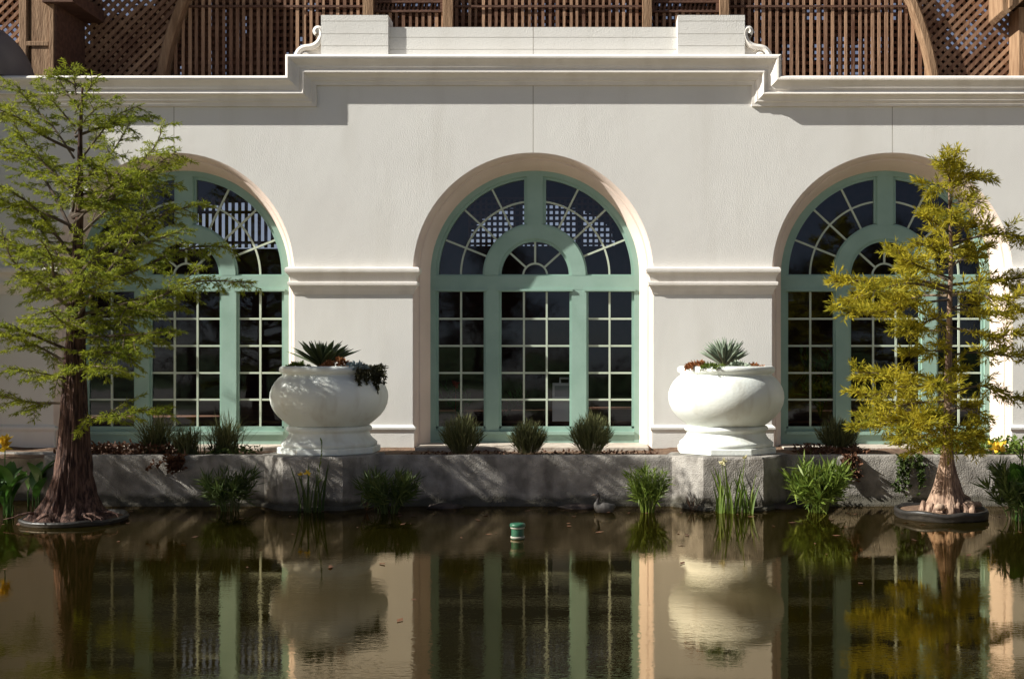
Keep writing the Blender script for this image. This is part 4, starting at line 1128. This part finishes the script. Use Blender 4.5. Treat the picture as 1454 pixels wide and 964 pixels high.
# ================================================================== THINGS IN THE WATER
fl = MB(); rgl = np.random.default_rng(12); V = []
for i in range(120):
    x_, y_ = rgl.uniform(-9,7), -1.75-abs(rgl.normal())*2.6; a_ = rgl.uniform(0,2*PI); l_ = rgl.uniform(.02,.06); d_ = np.array((math.cos(a_)*l_, math.sin(a_)*l_, 0)); e_ = np.array((-d_[1], d_[0], 0))*.45; c_ = np.array((x_,y_,.006))
    V.append([c_-d_, c_+e_+(0,0,.004), c_+d_+(0,0,.006), c_-e_])
fl.kites(np.array(V)); o = fl.build('floating_leaves', 'bronze', loc=(0,-4,.006)); o['label'] = 'scattered small dead leaves floating on the pond'; o['kind'] = 'stuff'
pd = 11.75; pb = P(735, 765, pd); pb = (pb[0], pb[1], 0)
pp = thing('standpipe', pb, 'short green overflow pipe with pale bands sticking out of the pond', 'pipe')
m = MB(); m.lathe([(.066,-.1),(.066,.125),(.066,.126)], pb[0], pb[1], 0, 28, cap=True); m.build('tube', 'pipeg', pp, smooth=False)
m = MB(); m.lathe([(.0,.126),(.078,.126),(.082,.132),(.082,.150),(.076,.160),(.05,.163),(.0,.163)], pb[0], pb[1], 0, 28); m.build('cap', 'pipeg', pp, smooth=True)
for h in (.018, .118):
    m = MB(); m.lathe([(.066,h-.011),(.074,h-.008),(.074,h+.008),(.066,h+.011)], pb[0], pb[1], 0, 28); m.build('band', 'pipew', pp, smooth=True)
b = P(857, 726, 13.8); b = (b[0], b[1], 0.0)
bd = thing('water_bird', b, 'small pale-bodied waterbird with a dark upright neck swimming near the planter', 'bird')
m = MB(); path = [(.15,.02,.075),(.125,.02,.07),(.07,.01,.05),(.0,0,.045),(-.055,-.01,.055),(-.085,-.015,.09),(-.075,-.015,.13),(-.062,-.015,.17),(-.062,-.018,.20),(-.075,-.022,.222),(-.095,-.028,.222),(-.105,-.03,.218)]
rad = [.006,.03,.068,.078,.066,.036,.020,.017,.020,.026,.016,.008]
m.tube([(b[0]+x, b[1]+y, z) for x,y,z in smooth_path(path,4)], np.interp(np.linspace(0,11,45), range(12), rad), 16); m.build('body', 'bird', bd, smooth=True)
m = MB(); m.tube([(b[0]-.100,b[1]-.03,.219),(b[0]-.125,b[1]-.036,.216),(b[0]-.145,b[1]-.042,.212)], [.010,.007,.002], 8); m.build('bill', 'stone', bd, smooth=True)
for s in (-1,1):
    m = MB(); m.blob((b[0]-.082, b[1]-.022+s*.021, .228), (.005,.005,.005), 1, 8, 6, 0); m.build('eye', 'black', bd, smooth=True)
for px, py, r_, lab in ((630,719,.22,'dark flat rock at the waterline below the left lavender bush'),(822,719,.26,'dark flat rock at the waterline left of the bird'),(1110,722,.2,'dark flat rock beside the sunlit urn stand')):
    b = P(px,py,14.1); b = (b[0], -1.80, 0); m = MB(); m.blob((b[0],b[1],.0), (r_,.14,.055), px, 20, 10, .35); tag(m.build('rock', 'rock', loc=b, smooth=True), lab, 'rock', 'dark rocks at the foot of the planter')

# ================================================================== BEHIND THE GLASS
sb_ = P(799, 588, 16.72); sb_ = (sb_[0], sb_[1], .96)
sb_ = (sb_[0], .625, .96)
bo = thing('sandwich_board', sb_, 'white folding sign board standing behind the middle window', 'sign')
x0, x1 = sb_[0]-.145, sb_[0]+.165; z0 = .96; y = sb_[1]
def leaf_panel(s):
    m = MB()
    m.add([(x0,y-s*.10,z0),(x1,y-s*.10,z0),(x1,y-s*.025,z0+.56),(x0,y-s*.025,z0+.56),(x0,y-s*.08,z0),(x1,y-s*.08,z0),(x1,y-s*.005,z0+.56),(x0,y-s*.005,z0+.56)],
          [(0,1,2,3),(7,6,5,4),(0,4,5,1),(1,5,6,2),(2,6,7,3),(3,7,4,0)]); return m
leaf_panel(1).build('front_panel', 'white', bo); leaf_panel(-1).build('rear_panel', 'white', bo)
m = MB(); m.tube([(x0+.11,y,z0+.55),(x0+.11,y,z0+.63),(x0+.25,y,z0+.63),(x0+.25,y,z0+.55)], .016, 8); m.build('handle', 'white', bo)
m = MB(); m.add([(x0+.03,y-.0518-.004,z0+.36),(x1-.03,y-.0518-.004,z0+.36),(x1-.03,y-.0304-.004,z0+.52),(x0+.03,y-.0304-.004,z0+.52)], [(0,1,2,3)]); m.build('grey_field', 'greyb', bo)
def indoor(px, py, d, n, mt, label, seed, L=.22, h=.9, w=.05):
    b = P(px,py,d); b = (b[0], b[1], .96); rg = np.random.default_rng(seed); m = MB()
    for i in range(8):
        a = rg.uniform(0,2*PI); top = (b[0]+.3*math.cos(a), b[1]+.3*math.sin(a), b[2]+h*rg.uniform(.6,1.1)); m.tube([b,((b[0]+top[0])/2,(b[1]+top[1])/2,b[2]+h*.55),top], .008, 4)
        B = np.array([np.array(b)*(1-s)+np.array(top)*s for s in np.linspace(.4,1,n)]); m.kites(kites(B, np.tile((0,0,.2),(n,1)), L, w, .9, 2))
    tag(m.build('indoor_plant', mt, loc=b), label, 'plant', 'plants growing inside the building')
indoor(1165, 590, 17.3, 8, 'canna', 'leafy green plant inside the right window above the lavender', 1)
indoor(655, 590, 17.4, 5, 'canna', 'small green plant inside the middle window, left sash', 2, .12, .5, .03)
b = P(647,545,17.3); m = MB(); m.kites(kites(np.tile(b,(8,1)), rng.normal(size=(8,3)), .07, .05, .4, 2)); m.tube([(b[0],b[1],.96),b], .005, 4)
tag(m.build('red_flower', 'redpetal', loc=(b[0],b[1],.96)), 'red flower behind the glass of the middle window, left sash', 'flower')
indoor(720, 590, 18.0, 5, 'canna', 'low green plant inside the middle window, centre sash', 4, .14, .45, .035)

# ================================================================== TREES ACROSS THE POND (seen only in the window glass)
def broadleaf(x, y, h, r, seed, label):
    root = thing('garden_tree', (x, y, .2), label, 'tree', 'garden trees across the pond'); rg = np.random.default_rng(seed); rq = random.Random(seed)
    m = MB(); m.tube([(x,y,.1),(x+.1,y,h*.3),(x-.05,y,h*.6)], [.22,.16,.08], 10); B = []
    for i in range(16):
        a = rq.uniform(0,2*PI); q = rq.uniform(.3,.9)*r; z = h*rq.uniform(.35,.95); q *= math.sqrt(max(.15,1-((z/h-.55)/.5)**2)); c_ = np.array((x+q*math.cos(a), y+q*math.sin(a), z))
        m.tube([(x,y,h*.3),((x+c_[0])/2,(y+c_[1])/2,z*.8),c_], [.08,.05,.02], 5)
        B.append(c_+rg.normal(size=(700,3))*np.array((.5,.5,.36))*r*.42)
    m.build('trunk', 'bark', root); B = np.concatenate(B); m = MB(); m.kites(kites(B, rg.normal(size=B.shape), .17, .09, .3, 1)); m.build('crown', 'bgleaf', root)
for i, (x, y, h, r_, lab) in enumerate(((-5.5,-37,7.8,2.6,'round tree across the pond reflected in the middle window'),(-12,-38,8.5,3.2,'tree across the pond reflected between the left and middle windows'),(-19,-36,9.0,3.6,'tree across the pond reflected in the left window'),(-26,-38,9,3.6,'tree across the pond reflected at the left edge'),
                                       (9.5,-37,6.8,2.6,'low tree across the pond reflected at the left of the right window'),(14.5,-38,8.6,3.0,'tree across the pond reflected in the right window'),(20,-37,8,3.2,'tree across the pond reflected at the right edge'))):
    broadleaf(x, y, h, r_, i+1, lab)
hg = MB(); rgq = np.random.default_rng(4); n = 14000
B = np.stack([rgq.uniform(-30,26,n), -36+rgq.normal(size=n)*.5, rgq.uniform(.2,2.3,n)], 1); hg.kites(kites(B, rgq.normal(size=(n,3)), .17, .09, .3, 1))
tag(hg.build('hedge', 'bgleaf', loc=(0,-36,.2)), 'clipped dark hedge across the pond behind the viewer', 'hedge')

# ================================================================== LIGHT, SKY, CAMERA
el = math.asin(SUNV.z)
wld = bpy.data.worlds.new('World'); scene.world = wld; wld.use_nodes = True
nt = wld.node_tree; nt.nodes.clear()
out = nd(nt, 'ShaderNodeOutputWorld'); bg = nd(nt, 'ShaderNodeBackground'); sky = nd(nt, 'ShaderNodeTexSky')
sky.sky_type = 'NISHITA'; sky.sun_disc = False; sky.sun_elevation = el; sky.sun_rotation = math.atan2(SUNV.x, SUNV.y) % (2*PI)
sky.dust_density = .4; sky.air_density = .55; sky.ozone_density = 1.0
hs = nd(nt, 'ShaderNodeHueSaturation'); hs.inputs['Saturation'].default_value = .80
tn = nd(nt, 'ShaderNodeMix', data_type='RGBA', blend_type='MULTIPLY'); tn.inputs[0].default_value = 1.0; tn.inputs[7].default_value = (1.07,.96,.92,1)
nt.links.new(sky.outputs[0], hs.inputs['Color']); nt.links.new(hs.outputs[0], tn.inputs[6]); nt.links.new(tn.outputs[2], bg.inputs[0]); bg.inputs[1].default_value = .05
nt.links.new(bg.outputs[0], out.inputs[0])
sl = bpy.data.lights.new('sun', 'SUN'); sl.energy = 5.0; sl.angle = R(.5); sl.color = (1.0,.975,.90)
so = bpy.data.objects.new('sun', sl); COL.objects.link(so); so.rotation_euler = SUNV.to_track_quat('Z','Y').to_euler(); so.location = SUNV*50

cam = bpy.data.cameras.new('camera'); cam.sensor_width = 36; cam.lens = 36*F/1454; cam.shift_x = -(PX-727)/1454; cam.shift_y = (PY-482)/1454
cam.clip_end = 3000; cam.clip_start = .1
co = bpy.data.objects.new('camera', cam); COL.objects.link(co); co.location = (0,-16,EYE); co.rotation_euler = (PI/2,0,0); scene.camera = co
vs = scene.view_settings; vs.view_transform = 'Standard'; vs.look = 'None'; vs.exposure = .92; vs.gamma = 1
scene.cycles.max_bounces = 8; scene.cycles.transparent_max_bounces = 12; scene.cycles.glossy_bounces = 4
for o in list(bpy.data.objects):
    if '_w' in o: del o['_w']
